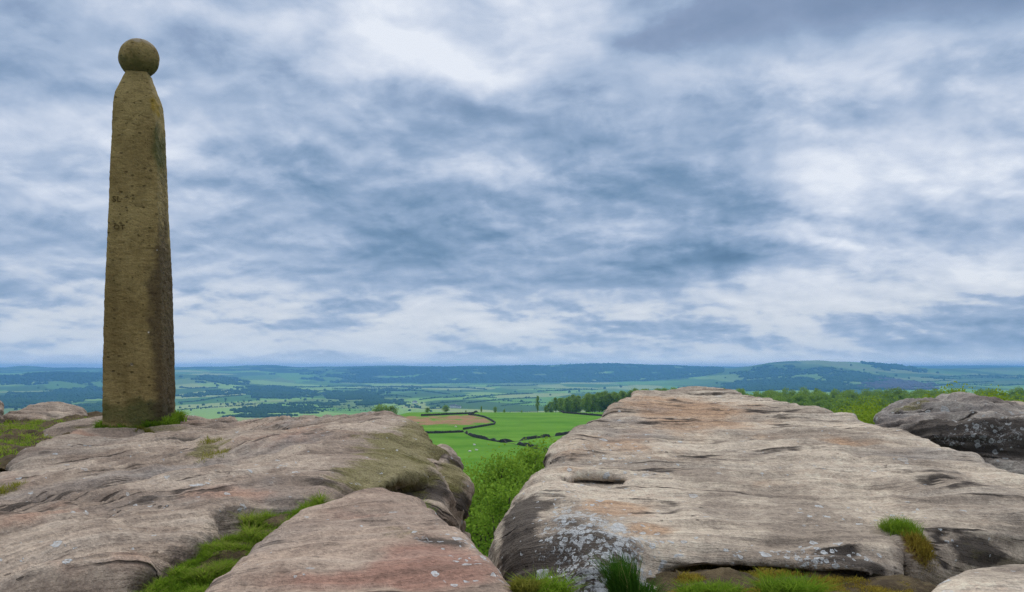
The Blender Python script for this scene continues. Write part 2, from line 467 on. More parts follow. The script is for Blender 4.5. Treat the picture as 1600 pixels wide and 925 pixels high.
ter = mesh_np('terrain', np.stack([X.ravel(), Y.ravel(), Zg.ravel()], 1), quads, TERRAIN, attrs={'land': land4})
tag(ter, 'rolling green valley of fields, moor and low hills', kind='structure')
gx, gy = np.meshgrid(np.linspace(-300, 300, 60), np.linspace(-200, .69, 40))
gz = -1.6+fbm(np.stack([gx.ravel()/9, gy.ravel()/9, gx.ravel()*0], 1), 3, 5)*np.clip(-gy.ravel()/20, 0, 1)*.6
gi = np.arange(gx.size).reshape(gx.shape)
gq = np.stack([gi[:-1,:-1], gi[:-1,1:], gi[1:,1:], gi[1:,:-1]], -1).reshape(-1, 4)
gl = np.tile([.07,.10,.03,1.], (gx.size, 1))
tag(mesh_np('ground', np.stack([gx.ravel(), gy.ravel(), gz], 1), gq, TERRAIN, attrs={'land': gl}), kind='structure')
print('terrain', time.time()-T0)

# ------------------------------------------------------------------ TREES
def icosphere(sub):
    import bmesh
    bm = bmesh.new(); bmesh.ops.create_icosphere(bm, subdivisions=sub, radius=1)
    v = np.array([q.co[:] for q in bm.verts]); f = np.array([[w.index for w in q.verts] for q in bm.faces]); bm.free()
    return v, f
ICO1, ICO1F = icosphere(2)
def blob_mesh(centres, radii, squash=.85, seed=0, rough=.35):
    """Many small lumpy crowns merged into one mesh (a far wood seen as a mass)."""
    n = len(centres); k = len(ICO1)
    r = np.random.default_rng(seed)
    dirs = np.tile(ICO1, (n, 1)).astype(np.float32)
    rad = np.repeat(radii, k)
    off = np.repeat(r.random((n, 3))*40, k, 0)
    s = 1+rough*2.*noise3(dirs*1.9+off, seed)
    v = dirs*(rad*s)[:, None]*np.array([1, 1, squash]) + np.repeat(centres, k, 0)
    f = (ICO1F[None]+(np.arange(n)*k)[:, None, None]).reshape(-1, 3)
    tint = np.repeat(r.random(n), k)*.6+.4*(dirs[:, 2]*.5+.5)*0+.2*r.random(n*k)
    return v, f, np.clip(tint, 0, 1)
def scatter(poly, spacing, seed, cap):
    r = np.random.default_rng(seed)
    lo, hi = poly.min(0), poly.max(0)
    area_box = np.prod(hi-lo); n = int(min(area_box/spacing**2, 60000))
    lo = lo-120; hi = hi+120
    p = lo+r.random((n, 2))*(hi-lo)
    p3 = np.column_stack([p, p[:, 0]*0])/130.
    p = p[in_wood(p[:, 0], p[:, 1], poly, np.stack([fbm(p3, 4, 71), fbm(p3, 4, 72)], 1))]
    if len(p) > cap: p = p[r.permutation(len(p))[:cap]]
    return p
wl = {
 'wooded ridge': 'long dark blue wood along the hazy ridge left of the pillar',
 'valley wood left': 'broad hazy wood filling the valley slope left of the pillar',
 'small wood': 'small dark wood on the green slope just right of the pillar',
 'strip wood': 'narrow strip wood across the fields right of the pillar',
 'village trees': 'loose trees around the far village right of the pillar',
 'round wood': 'rounded dark wood showing just above the left slab',
 'mid wood': 'long tapering wood in the valley middle above the left slab',
 'copse': 'small copse between the rounded wood and the long tapering wood',
 'hedge wood': 'thin far wood strip beyond the long tapering wood',
 'valley floor wood': 'low dark wood on the valley floor beside the white farmhouses',
 'hill wood': 'small wood high on the green hill above the pale slab',
 'upper hill wood': 'wood on the steep left shoulder of the green hill',
 'flank wood': 'small wood in the middle of the green hill flank',
 'hill foot wood': 'wide dark wood at the foot of the green hill',
 'hill top wood': 'scrubby wood on the right shoulder of the green hill',
 'bare wood': 'purplish leafless wood low on the right side of the green hill',
 'left hollow wood': 'hazy wood in the hollow above the small left boulder',
}
for i, (k, poly) in enumerate(wpoly.items()):
    dmean = poly[:, 1].mean()
    size = np.clip(dmean/700., 3.5, 9.)
    p = scatter(poly, size*1.7, 100+i, 2600)
    if len(p) < 3: continue
    r = np.random.default_rng(i)
    rad = size*(.75+.6*r.random(len(p)))
    z = ground_z(p[:, 0], p[:, 1])
    v, f, tn = blob_mesh(np.column_stack([p, z+rad*.55]), rad, .85, i)
    o = mesh_np('woodland', v, f, LEAF_LARCH if k == 'bare wood' else LEAF_FAR, origin=(*poly.mean(0), float(z.mean())), attrs={'tint': tn})
    tag(o, wl[k], 'wood', None, 'stuff')
# the long wooded scarp on the skyline
us = rng.random(6500)*740+390; ds = 6150+rng.random(6500)**.8*1600
px = (us-CU)/F*ds; keep = fbm(np.column_stack([px/260., ds/260., ds*0]), 3, 21) > -.42+1.1*sst(640, 380, us)
px, ds = px[keep], ds[keep]
rad = 11*(.7+.7*rng.random(len(px))); z = ground_z(px, ds)
v, f, tn = blob_mesh(np.column_stack([px, ds, z+rad*.2]), rad, .7, 77)
tag(mesh_np('forest', v, f, LEAF_FAR, attrs={'tint': tn}, origin=(0, 7000, -60)), 'deep blue forest covering the long scarp on the skyline', 'forest', None, 'stuff')
# ragged far skyline trees on the moor edges
# hedges, each its own object
HEDGES = [
 ([(560,603.5),(640,604),(700,606.5),(760,609)], 'hedge'), ([(630,610),(668,612),(702,616)], ''), ([(655,625),(672,623),(690,621)], ''),
 ([(692,622),(708,621),(724,620)], ''), ([(724,624),(760,619),(790,617),(832,615)], ''), ([(676,632),(700,629),(726,627)], ''),
 ([(760,604.5),(800,603),(840,602)], ''), ([(1060,606),(1120,606),(1182,604)], ''), ([(1445,605),(1480,601),(1500,598.5),(1552,596.5)], ''),
 ([(280,629),(330,623),(380,618)], ''), ([(278,641),(330,637),(400,632)], ''), ([(455,606),(500,605),(560,604)], ''),
 ([(560,624),(590,626),(640,629)], ''), ([(840,612),(870,611),(905,609)], ''), ([(730,630),(770,626),(840,622)], ''),
 ([(280,606),(300,607),(340,606)], ''), ([(1440,590),(1500,588),(1600,590)], ''), ([(1560,603),(1600,601),(1660,600)], ''),
 ([(520,607),(560,608),(583,609)],''), ([(460,645),(500,641),(560,638)],''),
]
hl = ['long dark hedge below the blue scarp, middle of the valley', 'diagonal hedge across the pale green centre fields', 'short hedge left of the white farmhouses',
 'short bushy hedge just above the white farmhouses', 'tall hedge running right from above the farmhouses', 'hedge beside the white farmhouses',
 'far hedge under the scarp right of centre', 'straight dark hedge at the foot of the hill above the pale slab crest', 'long dark hedge across the hillside above the dark boulder',
 'upper of the two hedges on the slope right of the pillar', 'lower of the two hedges on the slope right of the pillar', 'far hedge left of the long dark valley hedge',
 'hedge running from the long tapering wood', 'hedge behind the tree row and green field', 'hedge in the pale field behind the far drystone wall',
 'hedge on the green slope below the small dark wood', 'faint high hedge on the right hillside', 'low hedge at the far right hillside', 'short far hedge beside the thin wood strip', 'hedge near the copse just above the left slab']
for i, (uv, _) in enumerate(HEDGES):
    w = np.array([hit(*q) for q in uv]); seg = np.linalg.norm(np.diff(w, axis=0), axis=1); cum = np.r_[0, np.cumsum(seg)]
    n = int(min(cum[-1]/4.5, 420)); s = np.linspace(0, cum[-1], max(n, 8))
    q = np.column_stack([np.interp(s, cum, w[:, 0]), np.interp(s, cum, w[:, 1])])+rng.normal(0, 2., (len(s), 2))
    rad = np.clip(q[:, 1]/1500., 1.6, 4.)*(.7+.9*rng.random(len(q)))
    rad[rng.random(len(q)) < .1] *= 1.6
    z = ground_z(q[:, 0], q[:, 1])
    v, f, tn = blob_mesh(np.column_stack([q, z+rad*.6]), rad, .95, 300+i)
    tag(mesh_np('hedge', v, f, LEAF_FAR, origin=(*q.mean(0), z.mean()), attrs={'tint': tn}), hl[i], 'hedge', 'hedges between the valley fields')

for i in range(34):
    u0 = 285+rng.random()*680; v0_ = 605+rng.random()**.8*37; L_ = 35+rng.random()*85; sl_ = rng.normal(0, 2.2)
    if i >= 28: u0 = 1420+rng.random()*120; v0_ = 585+rng.random()*16
    uv = [(u0, v0_), (u0+L_*.5, v0_+sl_*.5+rng.normal(0, .5)), (u0+L_, v0_+sl_)]
    w = np.array([hit(*q) for q in uv]); seg = np.linalg.norm(np.diff(w, axis=0), axis=1); cum = np.r_[0, np.cumsum(seg)]
    if cum[-1] > 2600: continue
    n = int(np.clip(cum[-1]/5., 8, 300)); ss = np.linspace(0, cum[-1], n)
    q = np.column_stack([np.interp(ss, cum, w[:, 0]), np.interp(ss, cum, w[:, 1])])+rng.normal(0, 1.6, (n, 2))
    rad = np.clip(q[:, 1]/1900., 1.2, 3.)*(.6+.9*rng.random(n)); rad[rng.random(n) < .1] *= 1.8
    v, f, tn = blob_mesh(np.column_stack([q, ground_z(q[:, 0], q[:, 1])+rad*.6]), rad, .95, 700+i)
    tag(mesh_np('hedge', v, f, LEAF_FAR, origin=(*q.mean(0), 0.), attrs={'tint': tn}), 'thin hazy field hedge, one of many crossing the distant valley', 'hedge', 'thin hedges of the distant valley')

def leaf_quads(pos, size, r, up=.35, aspect=.62):
    n = len(pos)
    a = r.normal(size=(n, 3)); a /= np.linalg.norm(a, axis=1)[:, None]
    nn = r.normal(size=(n, 3)); nn[:, 2] = np.abs(nn[:, 2])+up
    b = np.cross(nn, a); b /= np.linalg.norm(b, axis=1)[:, None]+1e-9
    s = size*(.6+.8*r.random(n)) if np.isscalar(size) else size
    s = s[:, None]
    v = np.stack([pos-a*s*.5, pos+b*s*.5*aspect, pos+a*s*.5, pos-b*s*.5*aspect], 1).reshape(-1, 3)
    return v, np.arange(n*4).reshape(n, 4)
def tube(path, radii, sides=6):
    path = np.asarray(path, float); vs = []
    for i, p in enumerate(path):
        d = path[min(i+1, len(path)-1)]-path[max(i-1, 0)]; d /= np.linalg.norm(d)+1e-9
        a = np.cross(d, [0, 0, 1.] if abs(d[2]) < .9 else [1., 0, 0]); a /= np.linalg.norm(a); b = np.cross(d, a)
        for k in range(sides):
            w = 2*math.pi*k/sides; vs.append(p+radii[i]*(math.cos(w)*a+math.sin(w)*b))
    fs = []
    for i in range(len(path)-1):
        for k in range(sides):
            fs.append([i*sides+k, i*sides+(k+1) % sides, (i+1)*sides+(k+1) % sides, (i+1)*sides+k])
    return np.array(vs), np.array(fs)
def merge(parts):
    V, Fc, o = [], [], 0
    for v, f in parts: V.append(v); Fc.append(f+o); o += len(v)
    return np.concatenate(V), np.concatenate(Fc)

def make_tree(name, h, rw, seed, leaves, leafsize, clumps, leafmat, trunk_h=.25, shape=1., spray=.16):
    """A tapered trunk with limbs, and a crown of leaf clumps with gaps; an Empty with two parts."""
    r = np.random.default_rng(seed)
    root = bpy.data.objects.new(name, None); COL.objects.link(root); root.empty_display_size = .2
    lean = r.normal(0, .04*h, 2)
    top = np.array([lean[0], lean[1], h*.9])
    parts = [tube([[0,0,-.4],[lean[0]*.2,lean[1]*.2,h*.3],[lean[0]*.6,lean[1]*.6,h*.6],top], [h*.022,h*.017,h*.010,h*.003], 7)]
    cs = []
    for k in range(clumps):
        zf = trunk_h+(1-trunk_h)*(k+.5*r.random())/clumps
        prof = math.sin(math.pi*min(1, max(.03, (zf-trunk_h)/(1-trunk_h)))**shape)**.6
        ang = r.random()*2*math.pi; rr = rw*prof*math.sqrt(r.random())*.95
        c = np.array([lean[0]*zf+rr*math.cos(ang), lean[1]*zf+rr*math.sin(ang), h*zf])
        cs.append((c, rw*spray*(1.1+1.6*r.random())))
        base = np.array([lean[0]*zf*.7, lean[1]*zf*.7, h*max(trunk_h*.7, zf-.16)])
        midp = (base+c)/2+np.array([0, 0, -.02*h])
        if k % 2 == 0: parts.append(tube([base, midp, c], [h*.007, h*.005, h*.0015], 4))
    per = max(1, leaves//clumps); pos = []; tint = []
    for c, cr in cs:
        d = r.normal(size=(per, 3)); d /= np.linalg.norm(d, axis=1)[:, None]
        q = c+d*(cr*(.35+.75*r.random(per)**.6))[:, None]*np.array([1, 1, .75])
        pos.append(q); tint.append(np.full(per, r.random()*.72)+.28*r.random(per))
    pos = np.concatenate(pos); tint = np.concatenate(tint)
    v, f = leaf_quads(pos, leafsize, r)
    v2, f2 = merge(parts)
    mesh_np('trunk', v2, f2, BARK, root)
    mesh_np('crown', v, f, leafmat, root, smooth=False, attrs={'tint': np.repeat(np.clip(tint, 0, 1), 4)})
    return root

# the wood beyond the right slab
wood_protos = [make_tree('woodland_tree', 9.5, 3.6+.3*(k % 3), 40+k, 2600, .55, 46, LEAF_WOOD, .16, .9, .22) for k in range(6)]
row_protos = [make_tree('field_edge_tree', 11., 3.3, 60+k, 2600, .5, 44, LEAF_WOOD, .22, .85, .22) for k in range(3)]
used = set()
def place(proto, x, y, s, label, cat, group, rz=None, z=None, sz=None):
    o = proto if id(proto) not in used else copy_tree(proto)
    used.add(id(proto))
    o.location = (float(x), float(y), float(ground_z(x, y)[0]) if z is None else z)
    o.rotation_euler = (0, 0, rng.random()*6.28 if rz is None else rz); o.scale = (s, s, s if sz is None else sz)
    return tag(o, label, cat, group)
cnt = 0; pl = []
tries = 0
while cnt < 285 and tries < 20000:
    tries += 1
    u = 1095+rng.random()*640; d = 232+(rng.random()**.75)*330
    lo = 225 if u > 1300 else 330
    if d < lo: continue
    x = (u-CU)/F*d
    if any((x-a)**2+(d-b)**2 < 5.6**2 for a, b in pl): continue
    pl.append((x, d)); cnt += 1
    s = .8+.45*rng.random()
    g = -26. if d < 330 else -27.5
    topv = np.interp(d, [225,300,400,520,620], [655,638,623,612.5,611.])+rng.normal(0, 1.6)
    hmax = -(topv-CV)/F*d-float(ground_z(x, d)[0])
    s = float(np.clip(hmax/9.3, .6, 1.9))
    w_ = place(wood_protos[cnt % 6], x, d, s, 'rounded green tree in the wood beyond the pale right slab', 'tree', 'trees of the wood beyond the right slab')
    k_ = (1.0+.3*rng.random())*d/330./s; w_.scale = (max(.5, min(s, k_*1.2)), max(.5, min(s, k_*1.2)), s)
# the row behind the far wall, right of centre
k = 0
for u in np.linspace(866, 1075, 52):
    d = 495+rng.random()*60; x = (u+rng.normal(0, 2)-CU)/F*d
    vt = np.interp(u, [860,880,905,960,1000,1080], [629,622,619,614,611,608])+rng.normal(0, 1.6)
    hgt = (CV-vt)/F*d-float(ground_z(x, d)[0])
    place(row_protos[k % 3], x, d, max(.4, hgt/11.), 'leafy tree in the row behind the far green field', 'tree', 'tree row behind the far green field', sz=None); k += 1
SPECIAL = [(840,622,505,'tall lone narrow tree left of the tree row','tree'), (853,634,500,'small bush between the lone narrow tree and the tree row','bush'),
 (594,634,430,'bushy treetop just above the rounded end of the left slab','tree'), (612,635,432,'second bushy treetop just above the rounded end of the left slab','tree'),
 (668,637,470,'round bush above the left end of the far wall','bush'), (697,634,480,'widest round bush behind the ploughed field wall','bush'),
 (728,641,490,'low bush behind the middle of the far wall','bush'), (752,635,500,'thin upright tree behind the far wall','tree'),
 (774,636,500,'round tree right of the thin upright tree behind the far wall','tree'), (788,639,500,'small tree nearest the wall bend behind the far wall','tree'), (815,641,500,'lowest bush behind the far wall beside the green field','bush')]
for i, (u, vt, d, lab, cat) in enumerate(SPECIAL):
    x = (u-CU)/F*d; g = float(ground_z(x, d)[0]); hgt = (CV-vt)/F*d-g
    wide = {668:1.25, 697:1.5, 594:1.5, 612:1.2}.get(u, .75)
    p = wood_protos[i % 6] if u not in (840,) else row_protos[0]
    o = place(p, x, d, hgt/9.8, lab, cat, 'trees and bushes behind the far wall')
    o.scale = (hgt/9.8*wide*(.55 if u in (840,752) else 1), hgt/9.8*wide*(.55 if u in (840,752) else 1), hgt/9.8)
    if 'bush' in lab: o.name = 'field_bush'
# lone trees of the valley
v0 = [mesh_np('valley_tree', *(lambda b: (b[0], b[1]))(blob_mesh(np.array([[0,0,4.2],[1.8,.6,3.2],[-1.5,-.8,3.4],[.3,1.2,5.6]]), np.array([3.4,2.6,2.4,2.2]), .95, 500+q)), LEAF_FAR) for q in range(4)]
for o in v0:
    a = o.data.attributes.new('tint', 'FLOAT', 'POINT'); a.data.foreach_set('value', np.random.default_rng(1).random(len(o.data.vertices)).astype(np.float32))
vt_spots = [(290+i*14+rng.normal(0,5), 622+rng.random()*22) for i in range(12)]+[(340,627),(352,628),(362,630),(372,629),(381,628),(392,627),(345,633),(356,634),(366,633),(283,632),(296,636),(309,637),(330,636),(318,634),
  (404,626),(415,628),(470,624),(477,626),(488,623),(496,627),(520,630),(528,632),(536,629),(545,635),(552,638),(560,633),(572,636),(580,640),(462,636),(470,641),(446,628),(452,624),
  (20,615),(60,607),(90,603),(48,628),(75,627),(25,641),(110,628),(130,627),(355,602),(340,604),(1330,585),(1400,588),(1420,592),(1450,598),(1475,594),(1500,591),(1560,590),(1590,592),(1530,586),(1220,583),(1245,586),(1330,572),(1350,579),(1370,583),
  (620,622),(650,616),(700,611),(720,612),(805,613),(815,628),(780,630),(845,626),(860,618),(890,614),(905,612),(925,610),(945,608),(970,606),(1120,600),(1150,597),(1180,590)]
for i, (u, v_) in enumerate(vt_spots):
    w = hit(u, v_); o = v0[i % 4] if i < 4 else v0[i % 4].copy()
    if i >= 4: COL.objects.link(o)
    s = np.clip(w[1]/2600., .8, 2.)*(.7+.6*rng.random())
    o.location = (*w, float(ground_z(*w)[0])); o.scale = (s*(.9+.4*rng.random()), s, s*.95); o.rotation_euler = (0, 0, rng.random()*6.28)
    tag(o, 'small hazy blue-green tree standing alone in the valley fields', 'tree', 'lone trees in the valley fields')
# farmhouses
m_w, t_ = material('white_render'); t_.out(t_.bsdf(t_.mix(t_.noise(t_.coord(), 1., 4), (.66,.65,.62), (.8,.79,.76)), .9).outputs[0])
m_r, t_ = material('slate_roof'); t_.out(t_.bsdf(t_.mix(t_.noise(t_.mapv(t_.coord(), (1,1,4)), 1., 4), (.07,.075,.085), (.13,.135,.15)), .8).outputs[0])
m_g, t_ = material('dark_window'); t_.out(t_.bsdf((.03,.035,.04), .2, None, .5).outputs[0])
for (u, v_, rz, sc, lab) in ((708,637.0,.3,1.,'larger white farmhouse with dark slate roof on the valley floor'), (716.5,637.5,-.5,.8,'smaller white farmhouse to the right of the larger one'), (648,630.,.9,.9,'lone white cottage left of the two farmhouses'), (1222,586,.2,1.2,'white house high on the green hill above the pale slab')):
    w = hit(u, v_); g = float(ground_z(*w)[0])
    h = empty('farmhouse', (*w, g), lab, 'house', 'white houses in the valley'); h.rotation_euler = (0, 0, rz); h.scale = (sc*1.35,)*3
    a, b, c, d = 8., 3.6, 5.2, 8.2
    mesh_np('wall', [[-a,-b,-1],[a,-b,-1],[a,b,-1],[-a,b,-1],[-a,-b,c],[a,-b,c],[a,b,c],[-a,b,c]], [[0,1,5,4],[1,2,6,5],[2,3,7,6],[3,0,4,7]], m_w, h, False)
    rf = mesh_np('roof', [[-a-.3,-b-.4,c-.3],[a+.3,-b-.4,c-.3],[a+.3,0,d],[-a-.3,0,d],[-a-.3,b+.4,c-.3],[a+.3,b+.4,c-.3]], [[0,1,2,3],[3,2,5,4]], m_r, h, False)
    mesh_np('chimney', [[a-1.5,-.5,d-.5],[a-.4,-.5,d-.5],[a-.4,.5,d-.5],[a-1.5,.5,d-.5],[a-1.5,-.5,d+1.2],[a-.4,-.5,d+1.2],[a-.4,.5,d+1.2],[a-1.5,.5,d+1.2]], [[0,1,5,4],[1,2,6,5],[2,3,7,6],[3,0,4,7],[4,5,6,7]], m_w, rf, False)
    for wx in (-5.2, -1.5, 2.2, 5.5):
        for wz in (1., 3.3):
            mesh_np('window', [[wx-.5,-b-.02,wz],[wx+.5,-b-.02,wz],[wx+.5,-b-.02,wz+1.2],[wx-.5,-b-.02,wz+1.2]], [[0,1,2,3]], m_g, h, False)
print('far things', time.time()-T0)

# ------------------------------------------------------------------ DRYSTONE WALLS
def drystone(uv, label, height=1.25, ruined=0., dmin=150., seed=0):
    r = np.random.default_rng(seed)
    w = np.array([hit(u, v, dmin) for u, v in uv]); seg = np.linalg.norm(np.diff(w, axis=0), axis=1); cum = np.r_[0, np.cumsum(seg)]
    L = cum[-1]; n = max(int(L/.55), 4); s = np.linspace(0, L, n)
    c = np.column_stack([np.interp(s, cum, w[:, 0]), np.interp(s, cum, w[:, 1])])
    d = np.gradient(c, axis=0); d /= np.linalg.norm(d, axis=1)[:, None]+1e-9
    nrm = np.column_stack([-d[:, 1], d[:, 0]])
    z = ground_z(c[:, 0], c[:, 1])
    q = np.column_stack([s/6., s*0, s*0+seed])
    hh = height*(1+.12*noise3(q*9, seed)+.15*r.normal(size=n)*.4)
    if ruined > 0: hh *= sst(-.42, .06, noise3(q*1.1, seed+3)-ruined*.45+.15)*.95+.05
    vs = []; sec = [(-.30,-.3),(-.27,.45),(-.18,1.),(.18,1.),(.27,.45),(.30,-.3)]
    for a, b in sec:
        vs.append(np.column_stack([c+nrm*(a+.05*r.normal(size=n))[:, None], z+np.maximum(hh, .05)*b*(1+.05*r.normal(size=n)*(b > 0))]))
    V = np.stack(vs, 1).reshape(-1, 3); k = len(sec)
    i = np.arange(n-1)[:, None]*k; j = np.arange(k-1)[None]
    f = np.stack([i+j, i+k+j, i+k+j+1, i+j+1], -1).reshape(-1, 4)
    o = mesh_np('drystone_wall', V, f, DRYSTONE, smooth=False, origin=(*c.mean(0), z.mean()))
    return tag(o, label, 'wall', 'drystone walls around the near fields')
drystone([(658,650),(672,649.5),(740,646.5),(797,643),(840,643.5),(880,645.5),(935,650),(1010,656)], 'long dark drystone wall along the far edge of the green field', 1.1, seed=1)
drystone([(732,648.5),(745,649.5),(758,652.5),(768,657.5),(773.5,661),(772,663.5),(752,667),(724,671.5)], 'curved dark drystone wall round the brown field corner', .85, seed=2)
drystone([(560,680),(640,678.5),(690,677),(724,675.5)], 'straight drystone wall running left below the brown field', .9, seed=3)
drystone([(725,675),(732,679.5),(740,683),(762,687.5),(779,690.5),(800,693.2),(830,699),(870,710)], 'tumbledown drystone wall running diagonally down the green field', 1.15, .55, seed=4)
drystone([(782,691.5),(805,690),(823,687),(844,684),(865,682),(890,678),(930,672)], 'broken drystone wall with gaps climbing right across the green field', 1.2, .4, seed=5)
# small pale lumps standing for white specks in the near field
m_s, t_ = material('pale_speck'); t_.out(t_.bsdf(t_.mix(t_.noise(t_.coord(), 3., 4), (.5,.48,.44), (.7,.68,.63)), .9).outputs[0])
for i, (u, v_) in enumerate(((741,695.5),(744,703.5),(734,705.5),(712,667))):
    w = hit(u, v_, 150.); 
    vv, ff, _ = blob_mesh(np.array([[0,0,.12],[.25,.1,.1]]), np.array([.42,.3]), .7, 900+i)
    o = mesh_np('field_speck', vv, ff, m_s); o.location = (*w, float(ground_z(*w)[0]))
    tag(o, 'small pale speck lying in the green field beyond the gap', 'stone', 'pale specks in the green field')
print('walls', time.time()-T0)

# ------------------------------------------------------------------ BOULDERS
def surface_nets(vol, org, h):
    s = vol < 0
    c = np.zeros(tuple(n-1 for n in vol.shape), np.int8)
    for dx in (0, 1):
        for dy in (0, 1):
            for dz in (0, 1):
                c += s[dx:s.shape[0]-1+dx, dy:s.shape[1]-1+dy, dz:s.shape[2]-1+dz]
    act = (c > 0) & (c < 8)
    cells = np.argwhere(act); idx = np.full(act.shape, -1, np.int32); idx[act] = np.arange(len(cells))
    acc = np.zeros((len(cells), 3)); cn = np.zeros(len(cells))
    C = [(a, b, d) for a in (0, 1) for b in (0, 1) for d in (0, 1)]
    val = {q: vol[cells[:,0]+q[0], cells[:,1]+q[1], cells[:,2]+q[2]] for q in C}
    for a in C:
        for ax in range(3):
            if a[ax] == 0:
                b = list(a); b[ax] = 1; b = tuple(b)
                va, vb = val[a], val[b]; m = (va < 0) != (vb < 0)
                t = va[m]/(va[m]-vb[m]); p = np.tile(np.array(a, float), (m.sum(), 1)); p[:, ax] = t
                acc[m] += p; cn[m] += 1
    V = np.asarray(org)+h*(cells+acc/cn[:, None])
    FQ = []
    def quads(e, i, j, k, A, B, Cc, Dd):
        flip = ~s[i, j, k]
        q = np.stack([A, B, Cc, Dd], 1); q[flip] = q[flip][:, ::-1]; FQ.append(q)
    e = np.argwhere(s[:-1,1:-1,1:-1] != s[1:,1:-1,1:-1]); i, j, k = e[:,0], e[:,1]+1, e[:,2]+1
    quads(e, i, j, k, idx[i,j-1,k-1], idx[i,j,k-1], idx[i,j,k], idx[i,j-1,k])
    e = np.argwhere(s[1:-1,:-1,1:-1] != s[1:-1,1:,1:-1]); i, j, k = e[:,0]+1, e[:,1], e[:,2]+1
    quads(e, i, j, k, idx[i-1,j,k-1], idx[i-1,j,k], idx[i,j,k], idx[i,j,k-1])
    e = np.argwhere(s[1:-1,1:-1,:-1] != s[1:-1,1:-1,1:]); i, j, k = e[:,0]+1, e[:,1]+1, e[:,2]
    quads(e, i, j, k, idx[i-1,j-1,k], idx[i,j-1,k], idx[i,j,k], idx[i-1,j,k])
    return V, np.concatenate(FQ)
def poly_sdf(px, py, poly):
    poly = np.asarray(poly, float); d = np.full(px.shape, 1e9)
    for i in range(len(poly)):
        a = poly[i]; b = poly[(i+1) % len(poly)]; e = b-a
        wx, wy = px-a[0], py-a[1]
        t = np.clip((wx*e[0]+wy*e[1])/(e@e+1e-12), 0, 1)
        d = np.minimum(d, (wx-e[0]*t)**2+(wy-e[1]*t)**2)
    d = np.sqrt(d)
    return np.where(in_poly(px, py, poly), -d, d)
def smax(a, b, k):
    h = np.maximum(k-np.abs(a-b), 0)/k
    return np.maximum(a, b)+h*h*k*.25
def tps(ctrl, lam=1e-3):
    c = np.asarray(ctrl, float); n = len(c)
    U = lambda r2: .5*r2*np.log(r2+1e-9)
    K = U(((c[:, None, :2]-c[None, :, :2])**2).sum(-1))+np.eye(n)*lam
    Pm = np.column_stack([np.ones(n), c[:, :2]])
    A = np.block([[K, Pm], [Pm.T, np.zeros((3, 3))]])
    w = np.linalg.solve(A, np.r_[c[:, 2], 0, 0, 0])
    def f(x, y):
        out = w[n]+w[n+1]*x+w[n+2]*y
        for i in range(n): out = out+w[i]*U((x-c[i, 0])**2+(y-c[i, 1])**2)
        return out
    return f
def vnormals(V, Fq):
    n = np.cross(V[Fq[:, 2]]-V[Fq[:, 0]], V[Fq[:, 3]]-V[Fq[:, 1]])
    N = np.zeros_like(V)
    for k in range(3):
        N[:, k] = sum(np.bincount(Fq[:, q], n[:, k], len(V)) for q in range(4))
    return N/(np.linalg.norm(N, axis=1)[:, None]+1e-12)
def blobs(V, lst):
    """Sum of soft 3D stains: (centre xyz, radii xyz, amount)."""
    out = np.zeros(len(V))
    for c, r, a in lst:
        d2 = (((V-np.asarray(c))/np.asarray(r))**2).sum(1); out += a*np.exp(-d2)
    return out
def seen(V, u, v, r=6):
    """The point of a rock's skin that shows at a photo position."""
    y = np.maximum(V[:, 1], .3); pu = CU+F*V[:, 0]/y; pv = CV-F*V[:, 2]/y
    while True:
        m = (np.abs(pu-u) < r) & (np.abs(pv-v) < r)
        if m.sum() >= 3: break
        r *= 1.6
        if r > 400: return P(u, v, 3.)
    q = V[m]; q = q[q[:, 1] < q[:, 1].min()+.07]
    return q[np.abs(q-q.mean(0)).sum(1).argmin()]
def spots(V, lst):
    """Stains given where they show, turned into soft 3D patches on the rock."""
    out = []
    for u, v, ru, rv, a in lst:
        c = seen(V, u, v); c2 = seen(V, u, v-rv); D = c[1]
        out.append((c, (ru*D/F, max(abs(c2[1]-D), rv*D/F), max(abs(c2[2]-c[2]), rv*D/F)*1.1+.015), a))
    return blobs(V, out)
SKIN = {}
